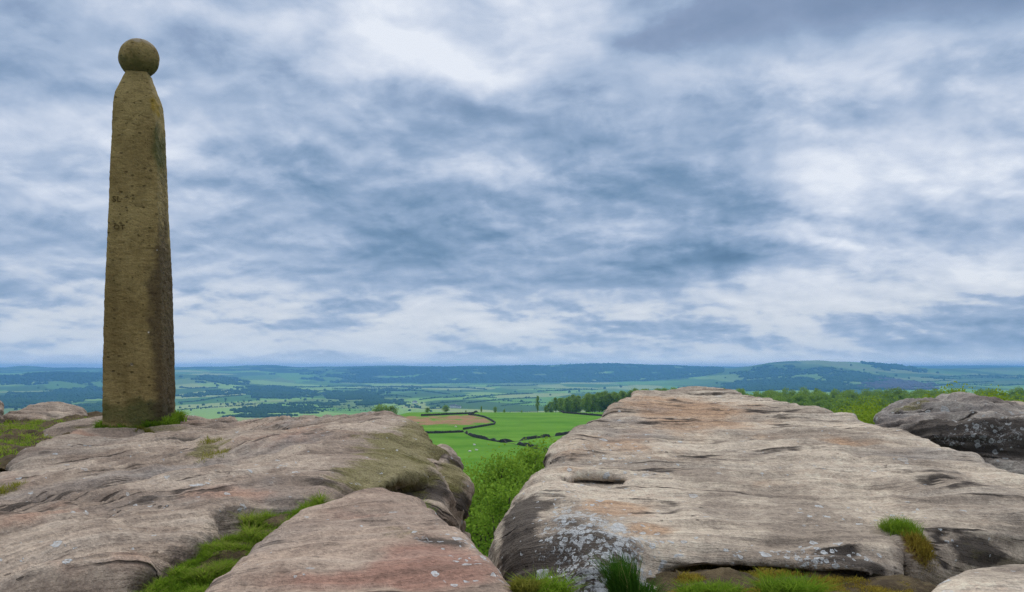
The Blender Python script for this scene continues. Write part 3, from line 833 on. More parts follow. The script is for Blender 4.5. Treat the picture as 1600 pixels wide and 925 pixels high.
def rock(label, poly, top, bottom, h, k, mat, along=(1,0), dip=(.5,.9), amp=1., carve=(), stains=None, side=None, seed=0, along2=None, taper=.12, name='boulder', wob=.06, dents=()):
    poly = np.asarray(poly, float)
    topf = top if callable(top) else tps(top)
    lo = np.r_[poly.min(0)-.25, bottom-3*h]; hi = np.r_[poly.max(0)+.25, 0]
    xs = np.arange(lo[0], hi[0], h); ys = np.arange(lo[1], hi[1], h)
    gx, gy = np.meshgrid(xs, ys, indexing='ij')
    tz = topf(gx, gy)
    inside = poly_sdf(gx, gy, poly)
    q = np.column_stack([gx.ravel(), gy.ravel(), np.full(gx.size, seed*3.7)])
    inside = inside + (fbm(q*1.7, 3, seed)*wob*1.6).reshape(gx.shape)
    tz = tz + (fbm(q*.9, 3, seed+5)*.05*amp).reshape(gx.shape)
    hi2 = tz[inside < .05].max()+.12
    zs = np.arange(lo[2], hi2, h)
    kk = k(gx, gy) if callable(k) else np.full(gx.shape, k)
    Z = zs[None, None, :]
    bedn = fbm(np.column_stack([zs*0+seed, zs*0, zs*3.1]), 3, seed+9)*.07*amp     # beds step in and out down the sides
    a = inside[:, :, None]+taper*np.minimum(0, Z-tz[:, :, None])*1.0 + bedn[None, None, :]
    vol = smax(a, Z-tz[:, :, None], kk[:, :, None])
    vol = smax(vol, np.broadcast_to(bottom-Z, vol.shape), .1)
    if carve: V0 = surface_nets(np.pad(vol[1:-1,1:-1,1:-1], 1, constant_values=1.).astype(np.float32), (xs[0], ys[0], zs[0]), h)[0]
    for cu_, cv_, ru_, rv_, ry_, kc in carve:
        c = seen(V0, cu_, cv_)+np.array([0, .10 if rv_ == 13 else 0., -.03 if rv_ == 13 else 0.]); r = (ru_*c[1]/F, ry_, rv_*c[1]/F)
        d = (np.sqrt(((gx-c[0])/r[0])**2+((gy-c[1])/r[1])**2)[:, :, None]**2+((Z-c[2])/r[2])**2)
        vol = smax(vol, -(np.sqrt(d)-1)*min(r), kc)
    vol = vol.astype(np.float32)
    vol[0] = vol[-1] = 1; vol[:, 0] = vol[:, -1] = 1; vol[:, :, 0] = vol[:, :, -1] = 1
    V, Fq = surface_nets(vol, (xs[0], ys[0], zs[0]), h)
    N = vnormals(V, Fq)
    al = np.array(along, float); al /= np.linalg.norm(al); pe = np.array([-al[1], al[0]])
    A = V[:, 0]*al[0]+V[:, 1]*al[1]; S = V[:, 0]*pe[0]+V[:, 1]*pe[1]
    if along2 is not None:
        a2, x0, x1 = along2; a2 = np.array(a2, float); a2 /= np.linalg.norm(a2); p2 = np.array([-a2[1], a2[0]])
        t = sst(x0, x1, V[:, 0]); 
        A = A*(1-t)+(V[:, 0]*a2[0]+V[:, 1]*a2[1])*t; S = S*(1-t)+(V[:, 0]*p2[0]+V[:, 1]*p2[1])*t
    cbed = S*dip[0]+V[:, 2]*dip[1]
    w1 = fbm(V*.8, 3, seed+2)
    bed = np.column_stack([A, cbed+w1*.07, S*.4-V[:, 2]*.4+A*.15])
    mod = sst(-.35, .35, fbm(V*1.3, 2, seed+4))
    d = .034*ridged(np.column_stack([bed[:, 0]*.30, bed[:, 1]*5.0, bed[:, 2]*.5]), 2, seed+6)*(.25+.75*mod)
    d += .012*ridged(np.column_stack([bed[:, 0]*.7, bed[:, 1]*17, bed[:, 2]*1.2]), 2, seed+7)*(.35+.65*(1-mod))
    d += .024*fbm(V*2.2, 3, seed+8) + .006*fbm(V*9., 3, seed+10) + .004*fbm(V*30., 2, seed+11)
    d -= .03*np.maximum(0, noise3(V*np.array([3.2,3.2,5]), seed+12)-.32)*2.5
    for u_, v_, ru_, rv_, depth in dents:
        d -= depth*spots(V, [(u_, v_, ru_, rv_, 1.)])/max(amp, .3)
    V = V+N*(d*amp)[:, None]
    st = stains or {}
    at = {kx: np.clip(spots(V, st.get(kx, ()))+0*d, -1, 1.3) for kx in ('crust_shade', 'algae', 'rust', 'moss')}
    at['lichen'] = np.clip(spots(V, st.get('lichen', ()))+st.get('lichen0', .03), 0, 1)
    at['bedding'] = bed
    SKIN[label] = V
    org = (*poly.mean(0), bottom)
    o = mesh_np(name, V, Fq, mat, origin=org, attrs=at)
    print('  rock', label[:40], len(V), round(time.time()-T0, 1))
    return tag(o, label, 'rock')

PA = (-.869, .062); PC = (-.98, .0913); PB = (-.724, .06); PD = (-.66, .02)
def xy(u, v, ab): return PP(u, v, ab)[:2]
# --- left slab that carries the pillar
polyA = [(-4.6,2.0),(-4.6,4.0),xy(-60,760,PA),xy(5,738,PA),xy(38,705,PA),xy(62,690,PA),xy(120,676,PA),xy(150,662,PA),xy(200,651,PA),xy(300,649,PA),xy(400,648,PA),xy(500,645,PA),xy(600,643,PA),
         (-.95,7.0),(-.70,6.5),(-.48,5.7),(-.37,5.1),(-.42,4.5),(-.60,4.15),xy(590,755,PA),xy(496,771,PA),xy(432,784,PA),xy(370,799,PA),xy(318,831,PA),xy(256,874,PA),xy(172,938,PA),(-1.12,1.9),(-1.3,1.4),(-4.0,1.4)]
ctrlA = [PP(u, v, PA) for u, v in ((0,900),(200,900),(0,800),(200,800),(400,780),(-200,800),(-300,900),(100,720),(300,720),(450,720),(200,670),(300,665),(400,655),(500,700),(550,655),(100,690))]
ctrlA += [P(620,652,6.6), P(600,700,5.25), P(650,700,5.45), P(560,745,4.1), P(660,656,6.3), P(690,730,4.9)]
ctrlA += [np.array([-4,3,-.72]), np.array([-4,1.6,-.8])]
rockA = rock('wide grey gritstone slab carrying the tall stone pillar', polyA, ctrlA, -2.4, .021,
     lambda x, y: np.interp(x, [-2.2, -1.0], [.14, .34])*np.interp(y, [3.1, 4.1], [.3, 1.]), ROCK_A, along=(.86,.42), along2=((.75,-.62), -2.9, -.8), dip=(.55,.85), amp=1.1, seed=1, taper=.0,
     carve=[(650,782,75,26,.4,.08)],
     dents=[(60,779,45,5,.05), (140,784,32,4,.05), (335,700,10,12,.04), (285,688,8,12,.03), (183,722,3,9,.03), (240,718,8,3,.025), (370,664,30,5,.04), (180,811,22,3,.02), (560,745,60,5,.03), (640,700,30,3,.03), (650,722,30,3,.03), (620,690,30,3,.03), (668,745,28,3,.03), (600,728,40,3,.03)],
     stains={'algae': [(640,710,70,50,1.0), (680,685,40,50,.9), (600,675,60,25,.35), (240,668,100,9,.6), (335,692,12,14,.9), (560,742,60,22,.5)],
             'crust_shade': [(640,767,75,15,1.2), (560,778,45,9,.7), (716,760,22,45,.9), (690,755,30,22,.8), (60,780,42,5,0.42), (140,785,36,4,0.42), (640,700,30,3,0.24), (655,722,30,3,0.24), (340,728,80,4,0.18), (110,750,60,4,0.18), (250,755,60,4,0.18), (180,811,40,3,0.24), (183,722,3,9,0.36), (240,718,8,3,0.30), (300,690,10,6,0.24)],  # the strongest spots paint in the shade below the overhang
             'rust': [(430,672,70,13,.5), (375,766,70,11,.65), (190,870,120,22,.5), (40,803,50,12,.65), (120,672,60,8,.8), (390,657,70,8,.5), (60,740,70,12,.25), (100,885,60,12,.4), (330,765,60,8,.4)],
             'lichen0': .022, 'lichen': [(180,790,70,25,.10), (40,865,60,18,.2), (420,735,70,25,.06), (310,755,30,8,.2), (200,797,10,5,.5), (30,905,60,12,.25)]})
# --- lower block under the slab's right end
poly2 = [(-1.0,4.25),(-.72,4.1),(-.50,4.2),(-.38,4.6),(-.36,5.2),(-.46,5.8),(-.9,5.8),(-1.1,5.0)]
rock('dark mossy block jutting out beneath the right end of the pillar slab', poly2, [np.array([-.9,4.3,-.98]), np.array([-.5,4.4,-.93]), P(702,722,5.3), P(716,742,5.0), np.array([-.9,5.4,-.75])],
     -2.6, .022, .26, ROCK_A, along=(.75,-.62), amp=1.1, seed=12, taper=.02, stains={'algae': [(708,740,30,30,1.0)], 'crust_shade': [(720,815,40,45,1.0), (705,765,30,14,.5)]})
# --- centre front boulder
polyB = [xy(286,935,PB),xy(328,882,PB),xy(378,838,PB),xy(432,804,PB),xy(495,779,PB),xy(545,764,PB),xy(600,760,PB),xy(650,765,PB),xy(692,785,PB),xy(750,822,PB),xy(797,868,PB),xy(838,905,PB),xy(870,990,PB),(.1,1.2),(-.95,1.2)]
ctrlB = [PP(u, v, PB) for u, v in ((400,880),(500,880),(600,880),(700,880),(500,810),(600,800),(660,810),(560,780),(720,850),(400,925),(600,925),(780,925),(560,850),(640,850))]
ctrlB += [np.array([-.5,1.3,-.68]), np.array([0,1.3,-.72]), np.array([-1,1.3,-.72])]
rock('pinkish brown boulder in front between the grass strip and the gap', polyB, ctrlB, -1.9, .0125, .16, ROCK_B, along=(.93,.36), dip=(.5,.85), amp=.6, seed=3, taper=.02, wob=.03,
     dents=[(560,850,90,5,.012), (470,868,40,4,.012), (650,845,60,4,.012), (600,872,60,3,.008)],
     stains={'rust': [(690,882,90,28,.85), (520,908,110,14,.6), (560,802,80,12,.4), (600,890,60,12,.5), (660,862,60,10,.5)],
             'lichen0': .022, 'lichen': [(745,862,30,35,.6), (690,840,50,8,.6), (790,905,25,15,.6), (540,812,25,8,.2), (700,905,60,14,.12), (480,885,60,8,.12), (640,835,90,8,.1)],
             'moss': [(788,888,9,9,.5)], 'algae': [(620,832,70,12,.4), (560,790,50,10,.25)],
             'crust_shade': [(690,843,60,5,.75), (480,868,70,6,.45), (400,890,40,6,.4), (555,850,80,4,.4), (740,840,20,6,.4)]})
# --- pale right slab
polyC = [(1.30,7.85),(2.25,8.15),(2.55,7.2),(2.86,6.4),(2.9,5.6),(2.92,4.8),(2.98,4.0),(3.5,3.2),(3.5,2.9),xy(1640,815,PC),xy(1530,826,PC),xy(1475,838,PC),(1.56,2.92),(1.40,2.64),(1.28,2.63),xy(1290,893,PC),xy(1240,886,PC),xy(1150,886,PC),xy(1050,886,PC),
         (.42,2.45),(.16,2.50),(-.03,2.85),(-.12,3.3),(-.12,3.7),(-.06,4.0),(.09,4.6),(.23,5.2),(.49,5.8),(.70,6.25),(1.0,7.0)]
ctrlC = [PP(u, v, PC) for u, v in ((1060,640),(1150,640),(1250,680),(1350,690),(1100,700),(1000,700),(1200,740),(1400,740),(1550,780),(1000,780),(1100,800),(1250,820),(1400,820),(1520,820),(1100,860),(1250,860),(930,700))]
ctrlC += [P(1020,614,7.6), P(1070,609,7.9), P(1130,611,8.0), P(1215,628,7.0), P(900,690,5.0), P(860,730,4.3), P(850,785,3.6), P(900,830,3.1), P(960,870,2.75), np.array([3.3,3.2,-.68]), P(1000,845,3.0)]
rock('broad pale weathered gritstone slab filling the right side', polyC, ctrlC, -2.4, .0195,
     lambda x, y: np.interp(x, [.2, 1.0], [.42, .12])*np.interp(y, [4.5,6.0], [1., .6]), ROCK_C, along=(1,-.07), dip=(.55,.85), amp=.78, seed=4, taper=.0, wob=.03,
     carve=[(932,753,56,13,.15,.012), (1165,902,130,20,.2,.02), (1420,900,8,60,.2,.03), (1350,928,50,14,.12,.05)],
     dents=[(932,757,60,6,.03), (870,795,30,8,.04), (1110,826,80,4,.03), (1230,848,70,4,.025), (1290,662,30,5,.03), (880,715,50,5,.03), (960,700,60,4,.02), (940,775,60,5,.025), (1180,745,90,4,.02), (1080,660,60,3,.02), (1110,650,60,3,.02)],
     stains={'crust_shade': [(800,850,28,70,1.0), (855,890,60,40,1.0), (930,862,85,45,.75), (985,912,70,25,.7), (1260,868,60,10,.4), (815,800,25,25,.6), (855,765,45,9,.4), (932,752,50,6,.7), (850,790,30,10,.6), (895,805,45,20,.3), (1350,900,60,18,.95), (1540,862,110,24,1.1), (1420,865,25,20,.5),  # the spot in the hollow paints in its shade, the nose is weathered
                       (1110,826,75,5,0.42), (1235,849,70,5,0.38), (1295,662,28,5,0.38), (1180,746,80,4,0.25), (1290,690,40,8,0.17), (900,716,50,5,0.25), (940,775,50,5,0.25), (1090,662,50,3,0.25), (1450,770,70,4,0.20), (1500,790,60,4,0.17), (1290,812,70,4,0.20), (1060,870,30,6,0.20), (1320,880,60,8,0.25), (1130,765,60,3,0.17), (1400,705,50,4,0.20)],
             'rust': [(1065,637,95,26,1.15), (975,685,60,22,.55), (960,790,50,14,1.0), (1015,828,38,13,.95), (1330,688,60,10,.5), (890,705,40,10,.45), (900,735,40,8,.4), (1210,755,80,10,.25), (1090,720,90,12,.2)],
             'lichen0': .022, 'lichen': [(930,850,80,45,1.2), (895,895,60,35,1.1), (990,900,60,30,1.1), (1030,845,60,12,.5), (905,800,60,30,.75), (1270,864,60,12,.9), (1190,880,60,8,.5), (1120,868,100,8,.45), (1310,888,40,10,.7), (950,705,60,20,.3), (960,745,70,12,.35), (1400,800,120,18,.18), (1210,730,150,20,.05), (1480,840,50,8,.4), (1110,800,80,8,.15), (1320,808,60,6,.25)],
             'moss': [(1150,892,115,11,1.3), (1432,855,22,20,1.1)],
             'algae': [(1530,860,80,10,.5), (1330,895,60,12,.5)]})
# --- right corner slab
polyD = [xy(1405,935,PD),xy(1450,903,PD),xy(1500,885,PD),xy(1560,877,PD),xy(1650,870,PD),(2.6,2.3),(2.8,1.3),(.9,1.3)]
rock('small flat grey slab in the bottom right corner', polyD, [PP(u, v, PD) for u, v in ((1450,925),(1500,900),(1600,890),(1600,925),(1700,900))]+[np.array([1.2,1.4,-.66]), np.array([2.4,1.4,-.66])],
     -1.7, .0125, .08, ROCK_C, along=(1,.2), amp=.4, seed=6, taper=.0, wob=.02, stains={'lichen0': .05, 'lichen': [(1480,905,60,15,.3)]})
# --- dark boulder behind the right slab
polyE = [(3.62,7.5),(3.85,6.95),(4.5,6.5),(5.4,6.3),(6.8,6.2),(7.4,7.4),(6.2,8.6),(4.9,8.6),(4.0,8.2)]
ctrlE = [P(1390,640,7.6), P(1440,631,7.8), P(1500,628,7.8), P(1560,637,7.6), P(1620,649,7.4), P(1700,662,7.2), P(1480,652,7.0), P(1580,666,6.8), P(1430,624,8.4)+np.array([0,0,-.1]), P(1560,629,8.4)+np.array([0,0,-.1])]
polyE = [(x_+.14, y_) for x_, y_ in polyE]; ctrlE = [q_+np.array([.1, 0, -.04]) for q_ in ctrlE]
rock('dark lichen-spotted boulder behind the right slab at the frame edge', polyE, ctrlE, -2.6, .022, .34, ROCK_E, along=(.9,-.35), dip=(.35,.9), amp=2.4, seed=7, taper=.06,
     stains={'crust_shade': [(1490,672,120,30,.55), (1590,690,110,36,.6), (1500,705,120,30,.4), (1440,672,70,20,.5), (1560,665,70,22,.35)], 'lichen0': .10, 'lichen': [(1520,675,80,26,.7), (1405,640,25,10,.8), (1570,645,60,10,.5), (1590,685,40,20,.6), (1480,690,60,12,.35)],
             'algae': [(1425,630,60,9,.6)]})
polyF = [(6.2,9.2),(6.5,8.85),(7.4,8.8),(8.2,9.4),(7.6,10.2),(6.5,10.0)]
rock('pale rounded rock beyond the dark boulder at the right frame edge', polyF, [P(1570,636,9.2), P(1600,633,9.3), P(1650,634,9.3), P(1600,632,9.9)], -2.9, .03, .25, ROCK_C, amp=1.2, seed=8, taper=.05, stains={'lichen0': .1})
# --- left boulders
polyG = [(-5.46,8.0),(-5.3,7.75),(-5.0,7.7),(-4.82,7.9),(-4.78,8.2),(-5.0,8.5),(-5.35,8.4)]
rock('low rounded boulder with banded layers left of the pillar', polyG, [P(35,645,7.9), P(60,637,8.1), P(90,639,8.1), P(108,648,7.9), P(60,648,7.75)], -1.2, .014, .16, ROCK_A, along=(1,.1), dip=(.2,1.), amp=1.2, seed=9, taper=.03, wob=.02, stains={'rust': [(60,655,40,10,.3)]})
polyH = [(-5.9,7.5),(-5.6,6.9),(-5.05,6.75),(-4.92,7.1),(-5.08,7.5),(-5.5,7.8)]
rock('rounded boulder cut by the left frame edge', polyH, [P(-30,646,7.2), P(0,652,7.2), P(12,668,7.), P(-60,650,7.2)], -1.2, .014, .2, ROCK_A, along=(1,.1), dip=(.2,1.), amp=1.2, seed=10, taper=.03, wob=.03)
polyI = [(-4.05,6.3),(-3.95,6.05),(-3.5,6.0),(-3.25,6.3),(-3.3,6.9),(-3.7,7.1),(-4.05,6.8)]
rock('low grey slab tucked beside the foot of the pillar', polyI, [P(75,672,6.3), P(100,663,6.6), P(140,658,6.8), P(130,673,6.2), P(150,662,6.4)], -1.2, .014, .1, ROCK_A, along=(.9,.3), amp=.7, seed=11, taper=.02, wob=.04, stains={'algae': [(120,668,50,10,.45)]})
polyJ = [(-5.2,5.6),(-4.75,5.45),(-4.35,5.6),(-4.25,5.9),(-4.6,6.1),(-5.1,6.0)]
rock('small low stone half buried in grass at the left edge', polyJ, [P(-40,690,5.7), P(5,689,5.8), P(15,698,5.6)], -1.2, .014, .1, ROCK_A, amp=.6, seed=13, wob=.04, stains={'algae': [(0,692,40,10,.5)]})
print('rocks', time.time()-T0)

# ------------------------------------------------------------------ SOIL, GRASS
def sheet(name, poly, zf, step, mat, label, seed=0, lump=.02):
    poly = np.asarray(poly, float); lo, hi = poly.min(0), poly.max(0)
    xs = np.arange(lo[0], hi[0]+step, step); ys = np.arange(lo[1], hi[1]+step, step)
    gx, gy = np.meshgrid(xs, ys, indexing='ij'); m = in_poly(gx, gy, poly)
    z = zf(gx, gy)+(fbm(np.column_stack([gx.ravel()*5, gy.ravel()*5, gx.ravel()*0]), 4, seed)*lump*2).reshape(gx.shape)
    ii = np.arange(gx.size).reshape(gx.shape)
    q = np.stack([ii[:-1,:-1], ii[1:,:-1], ii[1:,1:], ii[:-1,1:]], -1).reshape(-1, 4)
    q = q[m.ravel()[q].sum(1) >= 3]
    uq, inv = np.unique(q, return_inverse=True)
    V = np.column_stack([gx.ravel(), gy.ravel(), z.ravel()])[uq]
    return tag(mesh_np(name, V, inv.reshape(-1, 4), mat), label, kind='structure')
soil_z = lambda x, y: tps(ctrlA)(x, y)-.055
strip = [xy(180,940,PA),xy(262,880,PA),xy(325,836,PA),xy(376,804,PA),xy(440,790,PA),xy(505,776,PA),(-.62,4.0),(-.45,3.6),(-.60,3.2),(-.74,2.9),(-.86,2.5),(-.86,2.1),(-.9,1.9)]
sheet('soil', strip, soil_z, .02, SOIL, 'dark soil in the cleft between slab and boulder', 1)
frontsoil = [(-.05,1.75),(-.06,2.3),(.05,2.62),(.4,2.75),(.8,2.85),(1.3,2.8),(1.5,2.6),(1.2,2.1),(1.0,1.75)]
fs_z = lambda x, y: -.80-.02*(y-2.1)+.045*sst(.45, .62, x)
sheet('soil', frontsoil, fs_z, .02, SOIL, 'dark soil at the foot of the pale slab', 2)
leftsoil = [(-7.5,5.0),(-4.45,3.9),(-3.05,3.85),(-3.15,4.6),(-3.3,5.4),(-3.3,6.6),(-3.4,7.4),(-4.4,8.6),(-7.5,8.6)]
ls_z = lambda x, y: -.60+np.where(y < 5.5, .06, .025)*(y-5.5)+.02*(x+4.5)
sheet('soil', leftsoil, ls_z, .04, SOIL, 'mossy soil between the left boulders', 3, .03)

def blades(pos, h, w, r, lean=.5, curl=.6, dirn=None):
    n = len(pos); a = r.random(n)*6.283
    hh = h*(.45+.8*r.random(n)); ww = w*(.7+.6*r.random(n))
    out = np.column_stack([np.cos(a), np.sin(a), a*0])
    if dirn is not None: out = out*.7+np.asarray(dirn)[None]
    side = np.column_stack([-np.sin(a+r.normal(0,.8,n)), np.cos(a), a*0])
    le = (lean*(.3+r.random(n)))[:, None]
    p1 = pos+out*le*(hh*.4)[:, None]+np.array([0,0,1])*(hh*.55)[:, None]
    p2 = pos+out*(le*(1+curl))*(hh*.95)[:, None]+np.array([0,0,1])*(hh*(1-.25*le[:, 0]))[:, None]
    s = side*ww[:, None]
    V = np.stack([pos-s*.5, pos+s*.5, p1+s*.38, p1-s*.38, p2+s*.06, p2-s*.06], 1).reshape(-1, 3)
    b = np.arange(n)[:, None]*6
    Fq = np.concatenate([b+np.array([[0,1,2,3]]), b+np.array([[3,2,4,5]])])
    return V, Fq
def poly_pts(poly, n, r):
    poly = np.asarray(poly, float); lo, hi = poly.min(0), poly.max(0); out = []
    while sum(map(len, out)) < n:
        p = lo+r.random((n*2, 2))*(hi-lo); out.append(p[in_poly(p[:, 0], p[:, 1], poly)])
    return np.concatenate(out)[:n]
def grass(name, poly, zf, n, h, w, mat, label, seed, lean=.6, clump=.5, kind='stuff', cat='grass', thr=-.15):
    r = np.random.default_rng(seed)
    p = poly_pts(poly, n, r)
    f = fbm(np.column_stack([p*7, p[:, :1]*0+seed]), 3, seed)
    keep = f > thr-r.random(len(p))*.25; p = p[keep]; f = f[keep]
    pos = np.column_stack([p, zf(p[:, 0], p[:, 1])-.004])
    V, Fq = blades(pos, h*1., w, r, lean)
    sc = np.repeat(np.clip(.6+f*clump*2.4, .35, 1.5), 6)
    base = np.repeat(pos, 6, 0); V = base+(V-base)*sc[:, None]
    tint = np.repeat(np.clip(.5+f*.9+r.normal(0, .24, len(p)), 0, 1), 6)
    o = mesh_np(name, V, Fq, mat, smooth=True, origin=(*p.mean(0), float(pos[:, 2].mean())), attrs={'tint': tint})
    return tag(o, label, cat, None, kind)
s1 = [xy(175,945,PA),xy(255,884,PA),xy(318,842,PA),xy(362,822,PA),xy(398,832,PA),xy(402,860,PA),xy(388,900,PA),xy(362,950,PA)]
s2 = [xy(376,818,PA),xy(385,803,PA),xy(440,786,PA),xy(500,774,PA),xy(522,796,PA),xy(478,818,PA),xy(425,832,PA),xy(390,836,PA)]
gz1 = lambda x, y: soil_z(x, y)
grass('grass', s1, gz1, 40000, .044, .0032, GRASS_M, 'bright green grass filling the cleft left of the pink boulder', 21, thr=-.55)
grass('grass', s2, gz1, 17000, .058, .0034, GRASS_M, 'green grass patch at the upper end of the cleft', 22, thr=-.5)
s3 = [xy(600,776,PA),xy(640,764,PA),xy(668,768,PA),xy(668,790,PA),xy(610,790,PA)]
grass('grass', [(-.55,3.5),(-.35,3.45),(-.38,3.75),(-.55,3.85)], lambda x, y: np.full(np.shape(x), -.74), 2500, .06, .0035, GRASS_M, 'small grass patch under the overhang of the pillar slab', 23)
lp = [(-7.0,5.0),(-4.4,3.95),(-3.1,3.95),(-3.2,4.5),(-3.4,5.1),(-3.48,5.6),(-3.58,5.95),(-4.0,6.2),(-4.1,7.0),(-3.6,7.3),(-4.2,8.0),(-6.5,8.2)]
grass('grass', lp, ls_z, 70000, .038, .005, GRASS_M, 'rough green grass between the left boulders', 24, thr=-.28)
lp2 = [(-3.2,3.6),(-2.95,3.5),(-2.75,4.1),(-2.95,4.3),(-3.3,4.2)]
# moss and grass around the pillar foot
mz = [(.42,2.25),(.44,2.66),(.8,2.80),(1.15,2.78),(1.40,2.62),(1.3,2.3),(1.0,2.2)]
grass('moss', mz, fs_z, 26000, .017, .0030, MOSS_O, 'orange brown moss carpet in the recess below the pale slab', 27, thr=-.04, cat='moss')
def tuft(cx, cy, z, n, rad, h, w, mat, label, seed, dirn=None, lean=.7, name='grass_tuft', asp=1.):
    r = np.random.default_rng(seed)
    a = r.random(n)*6.283; rr = rad*np.sqrt(r.random(n))
    pos = np.column_stack([cx+rr*np.cos(a), cy+rr*np.sin(a)*asp, np.full(n, z)])
    V, Fq = blades(pos, h, w, r, lean, .6, dirn)
    tint = np.repeat(np.clip(r.normal(.45, .28, n), 0, 1), 6)
    o = mesh_np(name, V, Fq, mat, origin=(cx, cy, z), attrs={'tint': tint})
    return tag(o, label, 'grass tuft', 'grass tufts among the rocks')
def tuft_at(u, v, D, *a, **k):
    p = P(u, v, D); return tuft(p[0], p[1], p[2], *a, **k)
SA = SKIN['wide grey gritstone slab carrying the tall stone pillar']; SC = SKIN['broad pale weathered gritstone slab filling the right side']
def tuft_on(V, u, v, ru, rv, n, h, w, mat, label, seed, lean=.7, dirn=None, kind=None, name='grass_tuft', cat='grass tuft', thr=-9.):
    """Blades rooted in the rock itself, in a patch of the given size."""
    r = np.random.default_rng(seed); c = seen(V, u, v); D = c[1]; c2 = seen(V, u, v-rv)
    e = (((V-c)/np.array([ru*D/F, max(abs(c2[1]-D), rv*D/F), max(abs(c2[2]-c[2]), rv*D/F)*1.1+.02]))**2).sum(1)
    near = np.where((e < 1) & (V[:, 1] < c2[1]+.3))[0]
    pk = near[r.integers(0, len(near), n)]; pos = V[pk]+r.normal(0, .008, (n, 3)); 
    edge = 1-e[pk]**1.5*.6
    f = fbm(pos*9+seed, 3, seed); k = (f > thr); pos = pos[k]; edge = edge[k]; f = f[k]
    VV, Fq = blades(pos, h, w, r, lean, .6, dirn)
    b0 = np.repeat(pos, 6, 0); VV = b0+(VV-b0)*np.repeat(edge*(.75+.5*np.clip(f, -1, 1)), 6)[:, None]
    tint = np.repeat(np.clip(r.normal(.42, .26, len(pos)), 0, 1), 6)
    return tag(mesh_np(name, VV, Fq, mat, origin=c, attrs={'tint': tint}), label, cat, None if kind else 'grass tufts among the rocks', kind)
tuft_at(856,943,2.12, 1100, .055, .075, .0035, GRASS_M, 'spiky green tuft beside the pink boulder tip at the bottom edge', 31)
tuft_at(820,925,2.05, 700, .035, .035, .003, GRASS_Y, 'small yellow moss tuft on the tip of the pink boulder', 32)
tuft_at(978,955,2.10, 1300, .036, .135, .0032, FERN_M, 'tall dark feathery tuft leaning left in front of white lichen', 33, (-.42,0,.1), .32)
tuft_at(1003,950,2.12, 900, .05, .07, .0032, FERN_M, 'shorter dark tuft right of the tall feathery one', 34)
tuft_at(1110,936,2.4, 1700, .10, .05, .0032, GRASS_M, 'green mossy tuft below the orange recess of the pale slab', 35, asp=.5)
tuft_at(1235,946,2.30, 1700, .085, .085, .0036, GRASS_M, 'vivid green tuft at the right end of the orange recess', 36, asp=.6)
tuft_on(SC, 1438,856,30,24, 2600, .038, .0026, MOSS_O, 'brownish green moss cushion growing in the crack of the pale slab', 37, dirn=(.1,-.25,0), thr=-.25)
tuft_on(SC, 1412,829,30,14, 1800, .062, .0028, GRASS_M, 'green crest of grass above the crack of the pale slab', 38)
tuft_on(SA, 333,686,13,9, 700, .045, .004, GRASS_Y, 'small olive tuft in the cleft right of the pillar', 39)
tuft_on(SA, 331,706,12,9, 600, .04, .004, GRASS_Y, 'smaller olive tuft just below the other in the cleft', 40)
tuft_on(SA, 4,765,16,14, 900, .035, .004, GRASS_Y, 'yellow mossy tuft at the left frame edge on the slab', 41)
tuft_on(SA, 205,669,75,5, 5200, .022, .004, GRASS_Y, 'thin yellowish moss on the slab in front of the pillar foot', 42, kind='stuff', name='moss', cat='moss', thr=.02)
tuft_on(SC, 1160,890,100,9, 3800, .028, .003, MOSS_O, 'rusty moss along the lower lip of the pale slab', 43, kind='stuff', name='moss', cat='moss', thr=-.1)

